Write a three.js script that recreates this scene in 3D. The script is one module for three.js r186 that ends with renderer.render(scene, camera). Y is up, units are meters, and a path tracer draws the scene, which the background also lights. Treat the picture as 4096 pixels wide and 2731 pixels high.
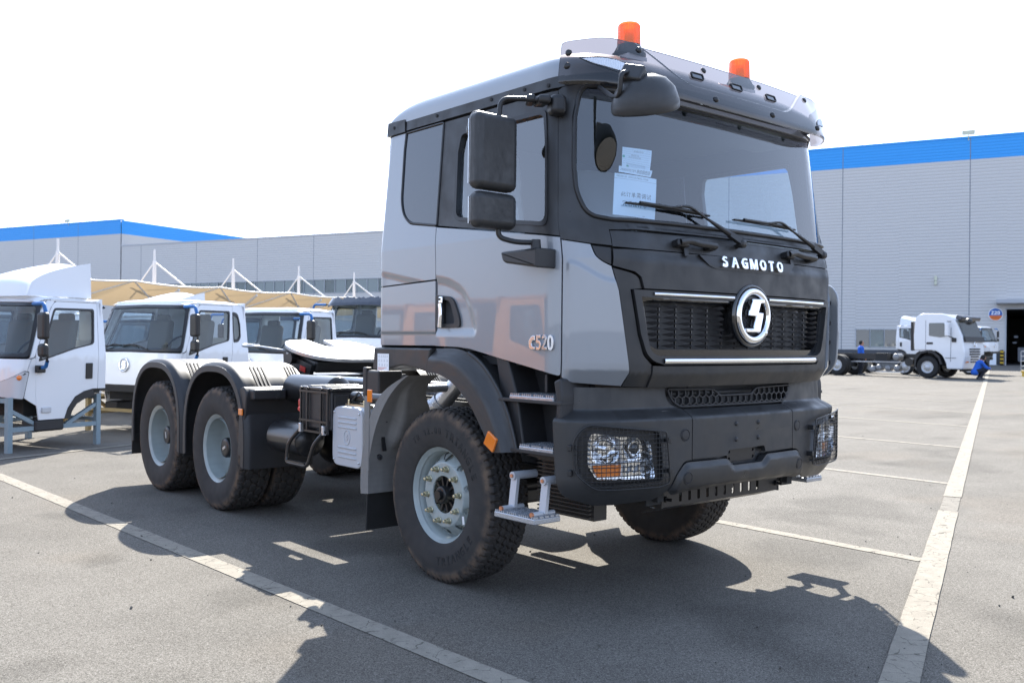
import * as THREE from 'three';
import { RoundedBoxGeometry } from 'three/addons/geometries/RoundedBoxGeometry.js';
import { mergeGeometries } from 'three/addons/utils/BufferGeometryUtils.js';
import { TessellateModifier } from 'three/addons/modifiers/TessellateModifier.js';
import { FontLoader } from 'three/addons/loaders/FontLoader.js';
import { TextGeometry } from 'three/addons/geometries/TextGeometry.js';
import { MarchingCubes } from 'three/addons/objects/MarchingCubes.js';
import { ImprovedNoise } from 'three/addons/math/ImprovedNoise.js';
import { Brush, Evaluator, SUBTRACTION } from 'three-bvh-csg';

// ---------- camera, sky, sun, exposure ----------
const scene = new THREE.Scene();
const camera = new THREE.PerspectiveCamera(39.52, 1024 / 682, 0.1, 900);
camera.position.set(-4.652, 1.503, 4.819);
camera.rotation.set(0.0011, -0.7035, 0.00966, 'YXZ');
camera.focus = 6.2; camera.userData.fStop = 4.5; camera.filmGauge = 36;
scene.add(camera);
const sunDir = new THREE.Vector3(0.83, 1.0, -0.86).normalize();
const SKY_K = 0.26;
// hazy clear sky: luminance after the CIE polluted clear sky, whiter toward the horizon and the sun
{
  const w = 512, h = 256, d = new Float32Array(w * h * 4), zs = Math.acos(sunDir.y);
  const f = (g) => 1 + 2.6 * (Math.exp(-3 * g) - Math.exp(-3 * Math.PI / 2)) + 0.3 * Math.cos(g) ** 2, p = (z) => 1 - Math.exp(-0.7 / Math.max(Math.cos(z), 0.02));
  for (let j = 0; j < h; j++) for (let i = 0; i < w; i++) {
    const el = ((j + 0.5) / h - 0.5) * Math.PI, az = ((i + 0.5) / w - 0.5) * 2 * Math.PI, y = Math.sin(Math.max(el, 0.004)), c = Math.cos(Math.max(el, 0.004));
    const g = Math.acos(Math.min(1, Math.max(-1, c * Math.cos(az) * sunDir.x + y * sunDir.y + c * Math.sin(az) * sunDir.z)));
    const L = SKY_K * f(Math.max(g, 0.06)) * p(Math.PI / 2 - Math.max(el, 0.004)) / (f(zs) * p(0));
    const white = Math.min(1, 0.75 * Math.exp(-Math.max(el, 0) / 0.24) + 0.75 * Math.exp(-g / 0.5)), k = (j * w + i) * 4;
    d[k] = L * (0.53 + 0.43 * white); d[k + 1] = L * (0.75 + 0.22 * white); d[k + 2] = L * (1.20 - 0.20 * white); d[k + 3] = 1;
  }
  const t = new THREE.DataTexture(d, w, h, THREE.RGBAFormat, THREE.FloatType); t.mapping = THREE.EquirectangularReflectionMapping; t.magFilter = THREE.LinearFilter; t.needsUpdate = true; scene.background = t; scene.environment = t;
}
const sun = new THREE.DirectionalLight(new THREE.Color(1, 0.95, 0.865), 3.2);
sun.name = 'sun'; sun.position.copy(sunDir).multiplyScalar(60); sun.castShadow = true; sun.shadow.radius = 1;
Object.assign(sun.shadow.camera, { left: -40, right: 40, top: 40, bottom: -40, near: 1, far: 160 }); sun.shadow.mapSize.set(4096, 4096);
scene.add(sun); scene.add(sun.target);
const renderer = new THREE.WebGLRenderer({ antialias: true });
renderer.toneMapping = THREE.LinearToneMapping; renderer.toneMappingExposure = 4.4;
renderer.shadowMap.enabled = true;
// ---------- helpers ----------
let seedState = 1234567;
const rand = () => { seedState = (seedState + 0x6D2B79F5) | 0; let t = Math.imul(seedState ^ (seedState >>> 15), 1 | seedState); t = (t + Math.imul(t ^ (t >>> 7), 61 | t)) ^ t; return ((t ^ (t >>> 14)) >>> 0) / 4294967296; };
const rr = (a, b) => a + (b - a) * rand();
const noiser = new ImprovedNoise();
const fbm = (x, y, z = 0, n = 4) => { let s = 0, a = 0.5; for (let i = 0; i < n; i++) { s += a * noiser.noise(x, y, z + i * 7.3); x *= 2.03; y *= 2.03; z *= 2.03; a *= 0.5; } return s; };
const clamp = (v, a = 0, b = 1) => Math.min(b, Math.max(a, v));
const sst = (a, b, x) => { const t = clamp((x - a) / (b - a)); return t * t * (3 - 2 * t); };
const interp = (x, pts) => { if (x <= pts[0][0]) return pts[0][1]; for (let i = 1; i < pts.length; i++) if (x <= pts[i][0]) { const [a, b] = pts[i - 1], [c, d] = pts[i]; return b + (d - b) * (x - a) / (c - a); } return pts[pts.length - 1][1]; };
const V = (x, y, z) => new THREE.Vector3(x, y, z);
const C = (r, g, b) => new THREE.Color().setRGB(r, g, b);
const mat = (r, g, b, rough = 0.6, extra = {}) => new THREE.MeshPhysicalMaterial({ color: C(r, g, b), roughness: rough, side: THREE.DoubleSide, ...extra });

const names = new Map();
const numbered = (n) => { const k = names.get(n) || 0; names.set(n, k + 1); return k ? n + '_' + String(k).padStart(3, '0') : n; };
function mesh(name, geo, material, parent) {
  const g = Array.isArray(geo) ? merge(geo) : geo;
  const m = new THREE.Mesh(g, material); m.name = name; m.castShadow = m.receiveShadow = true;
  if (parent) parent.add(m); return m;
}
function thing(name, label, category, pos = [0, 0, 0], turn = 0, group) {
  const o = new THREE.Group(); o.name = numbered(name); o.position.set(...pos); o.rotation.y = turn; o.userData = { label, category };
  if (group) o.userData.group = group; scene.add(o); return o;
}
function grp(name, parent) { const o = new THREE.Group(); o.name = name; parent.add(o); return o; }
function single(name, geo, material, label, category, group) { const m = mesh(numbered(name), geo, material, scene); m.userData = { label, category }; if (group) m.userData.group = group; return m; }
function structure(name, geo, material) { const m = mesh(name, geo, material, scene); m.userData.kind = 'structure'; return m; }
function clean(g) { // position, normal, uv only, not indexed
  let q = g.index ? g.toNonIndexed() : g.clone();
  if (!q.attributes.normal) q.computeVertexNormals();
  if (!q.attributes.uv) q.setAttribute('uv', new THREE.BufferAttribute(new Float32Array(q.attributes.position.count * 2), 2));
  for (const k of Object.keys(q.attributes)) if (!['position', 'normal', 'uv', 'color'].includes(k)) q.deleteAttribute(k);
  q.clearGroups(); return q;
}
function merge(list) {
  const L = list.flat(9).map(clean); const col = L.some((g) => g.attributes.color) && !L.every((g) => g.attributes.color);
  if (col) L.forEach((g) => g.deleteAttribute('color'));
  return L.length === 1 ? L[0] : mergeGeometries(L);
}
function mirrorX(g) {
  const q = clean(g); q.applyMatrix4(new THREE.Matrix4().makeScale(-1, 1, 1));
  for (const k of Object.keys(q.attributes)) { const a = q.attributes[k], n = a.itemSize; for (let i = 0; i < a.count; i += 3) for (let j = 0; j < n; j++) { const t = a.array[(i + 1) * n + j]; a.array[(i + 1) * n + j] = a.array[(i + 2) * n + j]; a.array[(i + 2) * n + j] = t; } }
  return q;
}
const E3 = new THREE.Euler(), Q4 = new THREE.Quaternion(), M4 = new THREE.Matrix4();
const put = (g, x = 0, y = 0, z = 0, rx = 0, ry = 0, rz = 0, s = 1) => g.applyMatrix4(new THREE.Matrix4().compose(V(x, y, z), new THREE.Quaternion().setFromEuler(new THREE.Euler(rx, ry, rz, 'YXZ')), typeof s === 'number' ? V(s, s, s) : V(...s)));
const box = (w, h, d, x = 0, y = 0, z = 0, r = 0, rx = 0, ry = 0, rz = 0) => put(r ? new RoundedBoxGeometry(w, h, d, 2, Math.min(r, w * 0.49, h * 0.49, d * 0.49)) : new THREE.BoxGeometry(w, h, d), x, y, z, rx, ry, rz);
function between(g, a, b) { // geometry along +y of unit length centred at 0 -> from a to b
  const A = V(...a), B = V(...b), d = B.clone().sub(A), L = d.length();
  return g.applyMatrix4(new THREE.Matrix4().compose(A.clone().add(B).multiplyScalar(0.5), new THREE.Quaternion().setFromUnitVectors(V(0, 1, 0), d.normalize()), V(1, L, 1)));
}
const rod = (a, b, r, seg = 10, r2 = r) => between(new THREE.CylinderGeometry(r2, r, 1, seg), a, b);
function beam(a, b, w, h, up = [0, 1, 0]) { // rectangular bar, h along up
  const A = V(...a), B = V(...b), d = B.clone().sub(A), L = d.length(); d.normalize();
  const x = d.clone().cross(V(...up)).normalize(), u = x.clone().cross(d).normalize();
  return new THREE.BoxGeometry(w, h, L).applyMatrix4(new THREE.Matrix4().makeBasis(x, u, d.clone().negate()).setPosition(A.add(B).multiplyScalar(0.5)));
}
const tube = (pts, r, seg = 24, rad = 8, closed = false, tension = 0.5) => new THREE.TubeGeometry(new THREE.CatmullRomCurve3(pts.map((p) => V(...p)), closed, 'catmullrom', tension), seg, r, rad, closed);
function bent(pts, r, R = 0.05, rad = 8) { // straight runs with rounded bends
  const P = pts.map((p) => V(...p)), path = new THREE.CurvePath(); let from = P[0];
  for (let i = 1; i < P.length; i++) {
    if (i < P.length - 1) {
      const a = P[i - 1].clone().sub(P[i]), b = P[i + 1].clone().sub(P[i]), k = Math.min(R, a.length() * 0.45, b.length() * 0.45);
      const s = P[i].clone().add(a.setLength(k)), e = P[i].clone().add(b.setLength(k));
      path.add(new THREE.LineCurve3(from, s)); path.add(new THREE.QuadraticBezierCurve3(s, P[i], e)); from = e;
    } else path.add(new THREE.LineCurve3(from, P[i]));
  }
  return new THREE.TubeGeometry(path, pts.length * 8, r, rad, false);
}
const lathe = (prof, seg = 48) => new THREE.LatheGeometry(prof.map(([r, y]) => new THREE.Vector2(Math.max(r, 1e-4), y)), seg);
const latheX = (prof, seg = 48) => lathe(prof, seg).rotateZ(-Math.PI / 2); // profile height -> +x
function rounded(pts, n = 5) { // pts [x,y,r]
  const out = [], L = pts.length;
  for (let i = 0; i < L; i++) {
    const [x, y, r = 0] = pts[i]; if (!r) { out.push([x, y]); continue; }
    const p = pts[(i + L - 1) % L], q = pts[(i + 1) % L]; const a = [p[0] - x, p[1] - y], b = [q[0] - x, q[1] - y], la = Math.hypot(...a), lb = Math.hypot(...b), k = Math.min(r, la * 0.48, lb * 0.48);
    const s = [x + a[0] / la * k, y + a[1] / la * k], e = [x + b[0] / lb * k, y + b[1] / lb * k];
    for (let j = 0; j <= n; j++) { const t = j / n; out.push([(1 - t) ** 2 * s[0] + 2 * t * (1 - t) * x + t * t * e[0], (1 - t) ** 2 * s[1] + 2 * t * (1 - t) * y + t * t * e[1]]); }
  }
  return out;
}
const shapeOf = (pts, holes = []) => { const s = new THREE.Shape(pts.map((p) => new THREE.Vector2(p[0], p[1]))); for (const h of holes) s.holes.push(new THREE.Path(h.map((p) => new THREE.Vector2(p[0], p[1])))); return s; };
function ext(pts, depth, bevel = 0, holes = [], seg = 2) {
  return new THREE.ExtrudeGeometry(shapeOf(pts, holes), { depth: Math.max(depth - 2 * bevel, 1e-4), bevelEnabled: bevel > 0, bevelThickness: bevel, bevelSize: bevel, bevelOffset: -bevel, bevelSegments: seg, curveSegments: 8 }).translate(0, 0, bevel);
}
// extrude a (z,y) outline along x: from x0 to x1
function extX(pts, x0, x1, bevel = 0, holes = []) { const f = (L) => L.map(([z, y]) => [-z, y]); return ext(f(pts), Math.abs(x1 - x0), bevel, holes.map(f)).rotateY(Math.PI / 2).translate(Math.min(x0, x1), 0, 0); }
const circle = (cx, cy, r, n = 24, ry = r) => Array.from({ length: n }, (_, i) => [cx + r * Math.cos(i / n * 2 * Math.PI), cy + ry * Math.sin(i / n * 2 * Math.PI)]);
function grid(nu, nv, f, closedU = false) { // f(u,v) -> [x,y,z]; smooth
  const pos = [], uv = [], idx = [];
  for (let j = 0; j <= nv; j++) for (let i = 0; i <= nu; i++) { const p = f(i / nu, j / nv); pos.push(p[0], p[1], p[2]); uv.push(i / nu, j / nv); }
  const w = nu + 1; for (let j = 0; j < nv; j++) for (let i = 0; i < nu; i++) { const a = j * w + i; idx.push(a, a + 1, a + w + 1, a, a + w + 1, a + w); }
  const g = new THREE.BufferGeometry(); g.setAttribute('position', new THREE.Float32BufferAttribute(pos, 3)); g.setAttribute('uv', new THREE.Float32BufferAttribute(uv, 2)); g.setIndex(idx); g.computeVertexNormals();
  if (closedU) { const n = g.attributes.normal; for (let j = 0; j <= nv; j++) { const a = j * w, b = a + nu; const s = V(n.getX(a) + n.getX(b), n.getY(a) + n.getY(b), n.getZ(a) + n.getZ(b)).normalize(); n.setXYZ(a, s.x, s.y, s.z); n.setXYZ(b, s.x, s.y, s.z); } }
  return g;
}
// sheet bent onto a surface f(w,y)->[x,y,z] with an edge of its own depth
function panel(f, outline, { holes = [], off = 0, depth = 0.02, disp = null, seg = 0.06, skirt = true } = {}) {
  const tess = new TessellateModifier(seg, seg < 0.02 ? 15 : 11); let g = new THREE.ShapeGeometry(shapeOf(outline, holes)); g = tess.modify(g.toNonIndexed());
  const e = 1e-3, P = (w, y) => V(...f(w, y));
  const N0 = (w, y) => { const a = P(w + e, y).sub(P(w - e, y)), b = P(w, y + e).sub(P(w, y - e)); return a.cross(b).normalize(); };
  const Q = (w, y, o = 0) => P(w, y).addScaledVector(N0(w, y), off + o + (disp ? disp(w, y) : 0));
  const pos = g.attributes.position, nor = g.attributes.normal, uv = g.attributes.uv, cache = new Map();
  for (let i = 0; i < pos.count; i++) {
    const w = pos.getX(i), y = pos.getY(i), key = w.toFixed(5) + ',' + y.toFixed(5); let c = cache.get(key);
    if (!c) { const h = 6e-3; const p = Q(w, y); const n = disp ? Q(w + h, y).sub(Q(w - h, y)).cross(Q(w, y + h).sub(Q(w, y - h))).normalize() : N0(w, y); c = [p, n]; cache.set(key, c); }
    pos.setXYZ(i, c[0].x, c[0].y, c[0].z); nor.setXYZ(i, c[1].x, c[1].y, c[1].z); if (uv) uv.setXY(i, w, y);
  }
  g = clean(g);
  if (!skirt) return g;
  const verts = [];
  for (const loop of [outline, ...holes]) {
    const L = []; for (let i = 0; i < loop.length; i++) { const a = loop[i], b = loop[(i + 1) % loop.length], n = Math.max(1, Math.ceil(Math.hypot(a[0] - b[0], a[1] - b[1]) / seg)); for (let k = 0; k < n; k++) L.push([a[0] + (b[0] - a[0]) * k / n, a[1] + (b[1] - a[1]) * k / n]); }
    for (let i = 0; i < L.length; i++) { const a = L[i], b = L[(i + 1) % L.length]; const p = Q(...a), q = Q(...b), r = Q(...b, -depth), s = Q(...a, -depth); for (const v of [p, s, r, p, r, q]) verts.push(v.x, v.y, v.z); }
  }
  const k = new THREE.BufferGeometry(); k.setAttribute('position', new THREE.Float32BufferAttribute(verts, 3)); k.computeVertexNormals();
  return merge([g, k]);
}
// wire or strip laid along a path on a surface
const onSurf = (f, pts, off) => pts.map(([w, y]) => { const e = 1e-3, P = (a, b) => V(...f(a, b)); const n = P(w + e, y).sub(P(w - e, y)).cross(P(w, y + e).sub(P(w, y - e))).normalize(); const p = P(w, y).addScaledVector(n, off); return [p.x, p.y, p.z]; });
function dense(pts, step = 0.03, closed = false) { const o = []; const n = closed ? pts.length : pts.length - 1; for (let i = 0; i < n; i++) { const a = pts[i], b = pts[(i + 1) % pts.length], k = Math.max(1, Math.ceil(Math.hypot(a[0] - b[0], a[1] - b[1]) / step)); for (let j = 0; j < k; j++) o.push([a[0] + (b[0] - a[0]) * j / k, a[1] + (b[1] - a[1]) * j / k]); } if (!closed) o.push(pts[pts.length - 1]); return o; }
// arc-length table of a plan outline: h half width, F front, zs where the side begins, xc where the corner begins
function planCurve({ h, F, zs, xc, p, bow }) {
  const pts = []; for (let i = 0; i <= 40; i++) { const x = xc * i / 40; pts.push([x, F - bow * x * x]); }
  for (let i = 1; i <= 160; i++) { const th = i / 160 * Math.PI / 2, x = xc + (h - xc) * Math.pow(Math.sin(th), 2 / p); pts.push([x, zs + (F - bow * x * x - zs) * Math.pow(Math.max(Math.cos(th), 0), 2 / p)]); }
  const len = [0]; for (let i = 1; i < pts.length; i++) len.push(len[i - 1] + Math.hypot(pts[i][0] - pts[i - 1][0], pts[i][1] - pts[i - 1][1]));
  const at = (a) => { const s = a < 0 ? -1 : 1; a = Math.abs(a); const L = len[len.length - 1]; if (a >= L) return [s * h, zs - (a - L)]; let lo = 0, hi = len.length - 1; while (hi - lo > 1) { const m = (lo + hi) >> 1; if (len[m] <= a) lo = m; else hi = m; } const t = (a - len[lo]) / (len[hi] - len[lo] || 1); return [s * (pts[lo][0] + (pts[hi][0] - pts[lo][0]) * t), pts[lo][1] + (pts[hi][1] - pts[lo][1]) * t]; };
  const ofX = (x) => { const s = x < 0 ? -1 : 1; x = Math.abs(x); let i = pts.findIndex((q) => q[0] >= x); if (i <= 0) return i ? s * len[len.length - 1] : 0; const t = (x - pts[i - 1][0]) / (pts[i][0] - pts[i - 1][0]); return s * (len[i - 1] + (len[i] - len[i - 1]) * t); };
  const ofZ = (z) => { for (let i = 1; i < pts.length; i++) if (pts[i][1] <= z) { const t = (z - pts[i - 1][1]) / (pts[i][1] - pts[i - 1][1]); return len[i - 1] + (len[i] - len[i - 1]) * t; } return len[len.length - 1] + (zs - z); };
  return { at, ofX, ofZ, L: len[len.length - 1] };
}
function canvasTex(w, h, draw) { const c = document.createElement('canvas'); c.width = w; c.height = h; draw(c.getContext('2d'), w, h); const t = new THREE.CanvasTexture(c); t.colorSpace = THREE.SRGBColorSpace; t.anisotropy = 8; return t; }
function dataTex(n, f, srgb = false, m = n) { // f(u,v) -> [r,g,b] 0..1 in the texture's own space
  const d = new Uint8Array(n * m * 4); for (let j = 0; j < m; j++) for (let i = 0; i < n; i++) { const c = f(i / n, j / m), k = (j * n + i) * 4; d[k] = 255 * clamp(c[0]); d[k + 1] = 255 * clamp(c[1]); d[k + 2] = 255 * clamp(c[2]); d[k + 3] = 255; }
  const t = new THREE.DataTexture(d, n, m); t.wrapS = t.wrapT = THREE.RepeatWrapping; t.magFilter = THREE.LinearFilter; t.minFilter = THREE.LinearMipmapLinearFilter; t.generateMipmaps = true; if (srgb) t.colorSpace = THREE.SRGBColorSpace; t.needsUpdate = true; return t;
}
const hash = (i, j, k = 0) => { let h = Math.imul(i | 0, 374761393) + Math.imul(j | 0, 668265263) + Math.imul(k | 0, 982451653); h = Math.imul(h ^ (h >>> 13), 1274126177); return ((h ^ (h >>> 16)) >>> 0) / 4294967296; };
const font = await new FontLoader().loadAsync('fonts/droid/droid_sans_bold.typeface.json');
// ---------- materials ----------
const peel = dataTex(256, (u, v) => { const n = 0.5 + 0.9 * (noiser.noise(u * 24, v * 24, 3) * 0.6 + noiser.noise(u * 60, v * 60, 8) * 0.4) * 0.5; return [n, n, n]; });
const grain = dataTex(256, (u, v) => { const n = 0.35 + 0.3 * hash(u * 256, v * 256, 5) + 0.35 * hash(u * 128, v * 128, 6); return [n, n, n]; });
grain.repeat.set(7, 7); peel.repeat.set(1.3, 1.3);
const duskMap = dataTex(512, (u, v) => { const n = fbm(u * 9, v * 9, 2.2, 5) * 0.5 + fbm(u * 40, v * 3, 5.1, 3) * 0.35; const k = 0.92 + 0.15 * n; return [k, k, k]; }, true);
const dustRough = dataTex(512, (u, v) => { const n = 0.52 + fbm(u * 7, v * 7, 4.4, 5) * 0.45; return [n, n, n]; });
const M = {
  paint: mat(0.265, 0.283, 0.305, 0.36, { metalness: 0.25, clearcoat: 1, clearcoatRoughness: 0.025, bumpMap: peel, bumpScale: 0.0002 }),
  plastic: mat(0.034, 0.0345, 0.0355, 0.86, { roughnessMap: dustRough, map: duskMap }),
  plasticGrey: mat(0.22, 0.215, 0.205, 0.65, { map: duskMap }),
  fender: mat(0.024, 0.024, 0.026, 0.5, { map: duskMap }),
  gloss: mat(0.010, 0.010, 0.011, 0.07, { clearcoat: 1, clearcoatRoughness: 0.02 }),
  trim: mat(0.014, 0.014, 0.015, 0.4),
  rubber: mat(0.013, 0.013, 0.013, 0.75, { map: duskMap }),
  steel: mat(0.016, 0.016, 0.017, 0.34, { map: duskMap }),
  dark: mat(0.02, 0.02, 0.02, 0.8),
  cast: mat(0.10, 0.105, 0.11, 0.6),
  radiator: mat(0.07, 0.072, 0.075, 0.5),
  glassCab: mat(0.58, 0.66, 0.69, 0.0, { transmission: 1, thickness: 0, ior: 1.6 }),
  chrome: mat(0.86, 0.87, 0.89, 0.04, { metalness: 1 }),
  badge: mat(0.66, 0.67, 0.70, 0.22, { metalness: 1 }),
  fin: mat(0.05, 0.051, 0.055, 0.3, { clearcoat: 1, clearcoatRoughness: 0.08 }),
  satin: mat(0.62, 0.63, 0.65, 0.34, { metalness: 0.9 }),
  alu: mat(0.43, 0.45, 0.48, 0.5, { metalness: 0.5, roughnessMap: dustRough }),
  silver: mat(0.50, 0.52, 0.55, 0.45, { metalness: 0.35 }),
  rim: mat(0.38, 0.43, 0.42, 0.4, { clearcoat: 0.3, clearcoatRoughness: 0.2, map: duskMap }),
  zinc: mat(0.62, 0.57, 0.40, 0.3, { metalness: 0.9 }),
  copper: mat(0.62, 0.28, 0.16, 0.4, { metalness: 0.7 }),
  amber: mat(0.85, 0.24, 0.02, 0.12, { transmission: 0.55, thickness: 0, clearcoat: 1 }),
  amberDeep: mat(0.80, 0.20, 0.015, 0.15, { clearcoat: 1, clearcoatRoughness: 0.05 }),
  beacon: mat(1.0, 0.44, 0.05, 0.35, { transmission: 0.7, thickness: 0, clearcoat: 1, clearcoatRoughness: 0.1 }),
  glass: mat(0.66, 0.79, 0.90, 0.0, { transmission: 1, thickness: 0, ior: 2.0 }),
  glassSide: mat(0.72, 0.80, 0.84, 0.0, { transmission: 1, thickness: 0, ior: 2.3 }),
  glassClear: mat(0.97, 0.98, 0.98, 0.0, { transmission: 1, thickness: 0, ior: 1.45 }),
  glassDark: mat(0.022, 0.028, 0.036, 0.03, { ior: 1.95 }),
  smoke: mat(0.23, 0.205, 0.202, 0.02, { transmission: 1, thickness: 0, ior: 1.6 }),
  interior: mat(0.05, 0.052, 0.056, 0.8),
  interiorDark: mat(0.03, 0.031, 0.033, 0.75),
  liner: mat(0.13, 0.126, 0.118, 0.85),
  wrap: mat(0.85, 0.87, 0.9, 0.12, { transmission: 0.55, thickness: 0 }),
  red: mat(0.55, 0.03, 0.02, 0.4),
  white: mat(0.74, 0.76, 0.78, 0.4, { clearcoat: 1, clearcoatRoughness: 0.04 }),
};
// ---------- cab skin ----------
const hwC = (y) => interp(y, [[1.2, 1.225], [2.1, 1.23], [2.90, 1.155], [3.3, 1.12]]);
const FC = (y) => interp(y, [[1.2, 1.465], [1.4, 1.48], [1.95, 1.485], [2.05, 1.465], [2.15, 1.43], [2.9, 1.325], [3.3, 1.26]]);
const cab = (w, y) => {
  const s = w < 0 ? -1 : 1, a = Math.abs(w), H = hwC(y), f = FC(y), Z = 1.05 + (f - 1.48) * 0.5, XC = 0.85, WC = 1.43;
  if (a <= XC) return [w, y, f - 0.07 * w * w];
  if (a <= WC) { const th = (a - XC) / (WC - XC) * Math.PI / 2, x = XC + (H - XC) * Math.sin(th); return [s * x, y, Z + (f - 0.07 * x * x - Z) * Math.cos(th)]; }
  return [s * H, y, Z - (a - WC) * (Z + 0.6) / 1.65];
};
// signed distance to a polygon in (w,y), negative inside
const sdPoly = (P) => (x, y) => { let d = 1e9, ins = false; for (let i = 0, j = P.length - 1; i < P.length; j = i++) { const [ax, ay] = P[i], [bx, by] = P[j]; const ex = bx - ax, ey = by - ay, wx = x - ax, wy = y - ay, t = clamp((wx * ex + wy * ey) / (ex * ex + ey * ey)); d = Math.min(d, Math.hypot(wx - ex * t, wy - ey * t)); if ((ay > y) !== (by > y) && x < (bx - ax) * (y - ay) / (by - ay) + ax) ins = !ins; } return ins ? -d : d; };

const truck = thing('tractor_truck', 'grey and black tractor truck with amber roof beacons in the foreground', 'truck');
const both = (name, geo, material, parent = truck, parentL = parent) => { const g = Array.isArray(geo) ? merge(geo) : geo; return [mesh(name, g, material, parent), mesh(name, mirrorX(g), material, parentL)]; };
const neg = (pts) => pts.map(([a, y, r]) => [-a, y, r]);

// doors
{
  const outline = rounded(neg([[2.425, 1.478], [2.2, 1.474], [2.075, 1.463], [1.85, 1.422], [1.308, 1.328, 0.02], [1.306, 2.062], [1.745, 2.121], [2.42, 2.207]]));
  const zone = rounded(neg([[2.6, 1.557], [2.03, 1.557, 0.04], [2.045, 1.62], [2.095, 1.735, 0.08], [2.16, 1.815, 0.1], [2.3, 1.872, 0.1], [2.43, 1.89], [2.6, 1.9]]));
  const sd = sdPoly(zone), disp = (w, y) => -0.013 * (1 - sst(-0.034, 0.026, sd(w, y))) + 0.004 * Math.sin((y - 1.3) * 2.2);
  const hollow = rounded(neg([[2.425, 1.588, 0.03], [2.425, 1.79, 0.02], [2.25, 1.775, 0.06], [2.185, 1.65, 0.06], [2.178, 1.59, 0.03]]));
  const inner = rounded(neg([[2.39, 1.612, 0.02], [2.39, 1.765, 0.02], [2.28, 1.752, 0.03], [2.235, 1.65, 0.03], [2.232, 1.612, 0.02]]));
  const d = both('door', panel(cab, outline, { holes: [inner], disp, seg: 0.013 }), M.paint);
  both('handle_recess', [panel(cab, hollow, { holes: [inner], off: 0.004, depth: 0.06 }), panel(cab, inner, { off: -0.055, skirt: false })], M.plastic, d[0], d[1]);
  const bar = [[2.352, 1.592], [2.346, 1.65], [2.346, 1.70], [2.35, 1.735]].map(([a, y]) => [-a, y]);
  const hp = onSurf(cab, bar, 0.022);
  both('door_handle', [tube(hp, 0.0145, 20, 10), put(new RoundedBoxGeometry(0.018, 0.045, 0.034, 3, 0.008), ...onSurf(cab, [[-2.352, 1.757]], 0.016)[0])], M.chrome, d[0], d[1]);
  both('lock', put(new THREE.CylinderGeometry(0.007, 0.007, 0.006, 12).rotateZ(Math.PI / 2), ...onSurf(cab, [[-2.352, 1.762]], 0.027)[0]), M.dark, d[0], d[1]);
  // badge on the door
  const badge = []; const t = (str, a, y, size, sx) => { const g = new TextGeometry(str, { font, size, depth: 0.01, curveSegments: 4, bevelEnabled: true, bevelThickness: 0.003, bevelSize: 0.0018, bevelSegments: 2 }); g.scale(sx, 1, 1); return g; };
  const place = (g, a, y, sgn) => { const b = (w, yy) => onSurf(cab, [[w, yy]], 0.004)[0]; const p = g.attributes.position; for (let i = 0; i < p.count; i++) { const w = -(a - p.getX(i)); const q = onSurf(cab, [[sgn > 0 ? w : 2.93 - a + p.getX(i), y + p.getY(i)]], 0.002 + p.getZ(i))[0]; p.setXYZ(i, ...q); } g.computeVertexNormals(); return g; };
  for (const [side, D] of [[1, d[0]], [-1, d[1]]]) {
    const cShape = rounded([[0.052, 0.072], [0.03, 0.072, 0.02], [0.006, 0.05, 0.02], [0.0, 0.034, 0.015], [0.006, 0.0, 0.02], [0.024, -0.004, 0.01], [0.052, -0.004, 0.004], [0.052, 0.012, 0.003], [0.034, 0.012, 0.012], [0.024, 0.03, 0.01], [0.034, 0.046, 0.012], [0.052, 0.046]]);
    mesh('badge', place(ext(cShape, 0.014, 0.003), 1.545, 1.47, side), M.badge, D);
    mesh('badge', place(t('520', 0, 0, 0.078, 0.78), 1.487, 1.466, side), M.badge, D);
  }
  // black upper door with its window
  const win = rounded(neg([[2.225, 2.768, 0.03], [1.44, 2.762, 0.045], [1.414, 2.547], [1.396, 2.143, 0.06], [2.232, 2.247, 0.05], [2.25, 2.66]]));
  const grow = (pts, d) => { const cx = -1.82, cy = 2.46; return pts.map(([x, y]) => [cx + (x - cx) * (1 + d / 0.42), cy + (y - cy) * (1 + d / 0.29)]); };
  const up = both('door_frame', panel(cab, neg([[2.41, 2.218], [1.745, 2.131], [1.306, 2.072], [1.322, 2.868], [2.413, 2.868]]), { holes: [win], seg: 0.07 }), M.plastic);
  both('window_seal', panel(cab, grow(win, 0.016), { holes: [grow(win, -0.008)], off: 0.006, depth: 0.035, seg: 0.08 }), M.trim, up[0], up[1]);
  both('side_window', panel(cab, grow(win, -0.006), { off: -0.018, skirt: false, seg: 0.2 }), M.glassSide);
  // blanked quarter window, rear column, locker lid
  const q = rounded(neg([[2.424, 2.22, 0.005], [2.732, 2.262, 0.06], [2.812, 2.322, 0.04], [2.851, 2.414, 0.06], [2.865, 2.758], [2.858, 2.868], [2.424, 2.868]]));
  both('quarter_window', panel(cab, q, { off: -0.002, seg: 0.15 }), M.glassDark);
  both('window_gasket', tube(onSurf(cab, dense(q, 0.05, true), 0.0), 0.008, 120, 6, true, 0), M.trim);
  const crease = (w, y) => -0.010 * (1 - sst(-0.02, 0.03, y - (1.835 + (Math.abs(w) - 2.43) * 0.178))) * sst(3.1, 2.98, Math.abs(w));
  const col = rounded(neg([[2.432, 1.888], [2.432, 2.212], [2.738, 2.252, 0.06], [2.82, 2.318, 0.04], [2.86, 2.41, 0.06], [2.875, 2.76], [2.868, 2.87], [3.08, 2.87], [3.08, 1.868]]));
  both('rear_pillar', panel(cab, col, { disp: (w, y) => (y < 2.1 ? crease(w, y) : 0) - 0.02 * sst(3.03, 3.085, Math.abs(w)) ** 2, seg: 0.016 }), M.paint);
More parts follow.
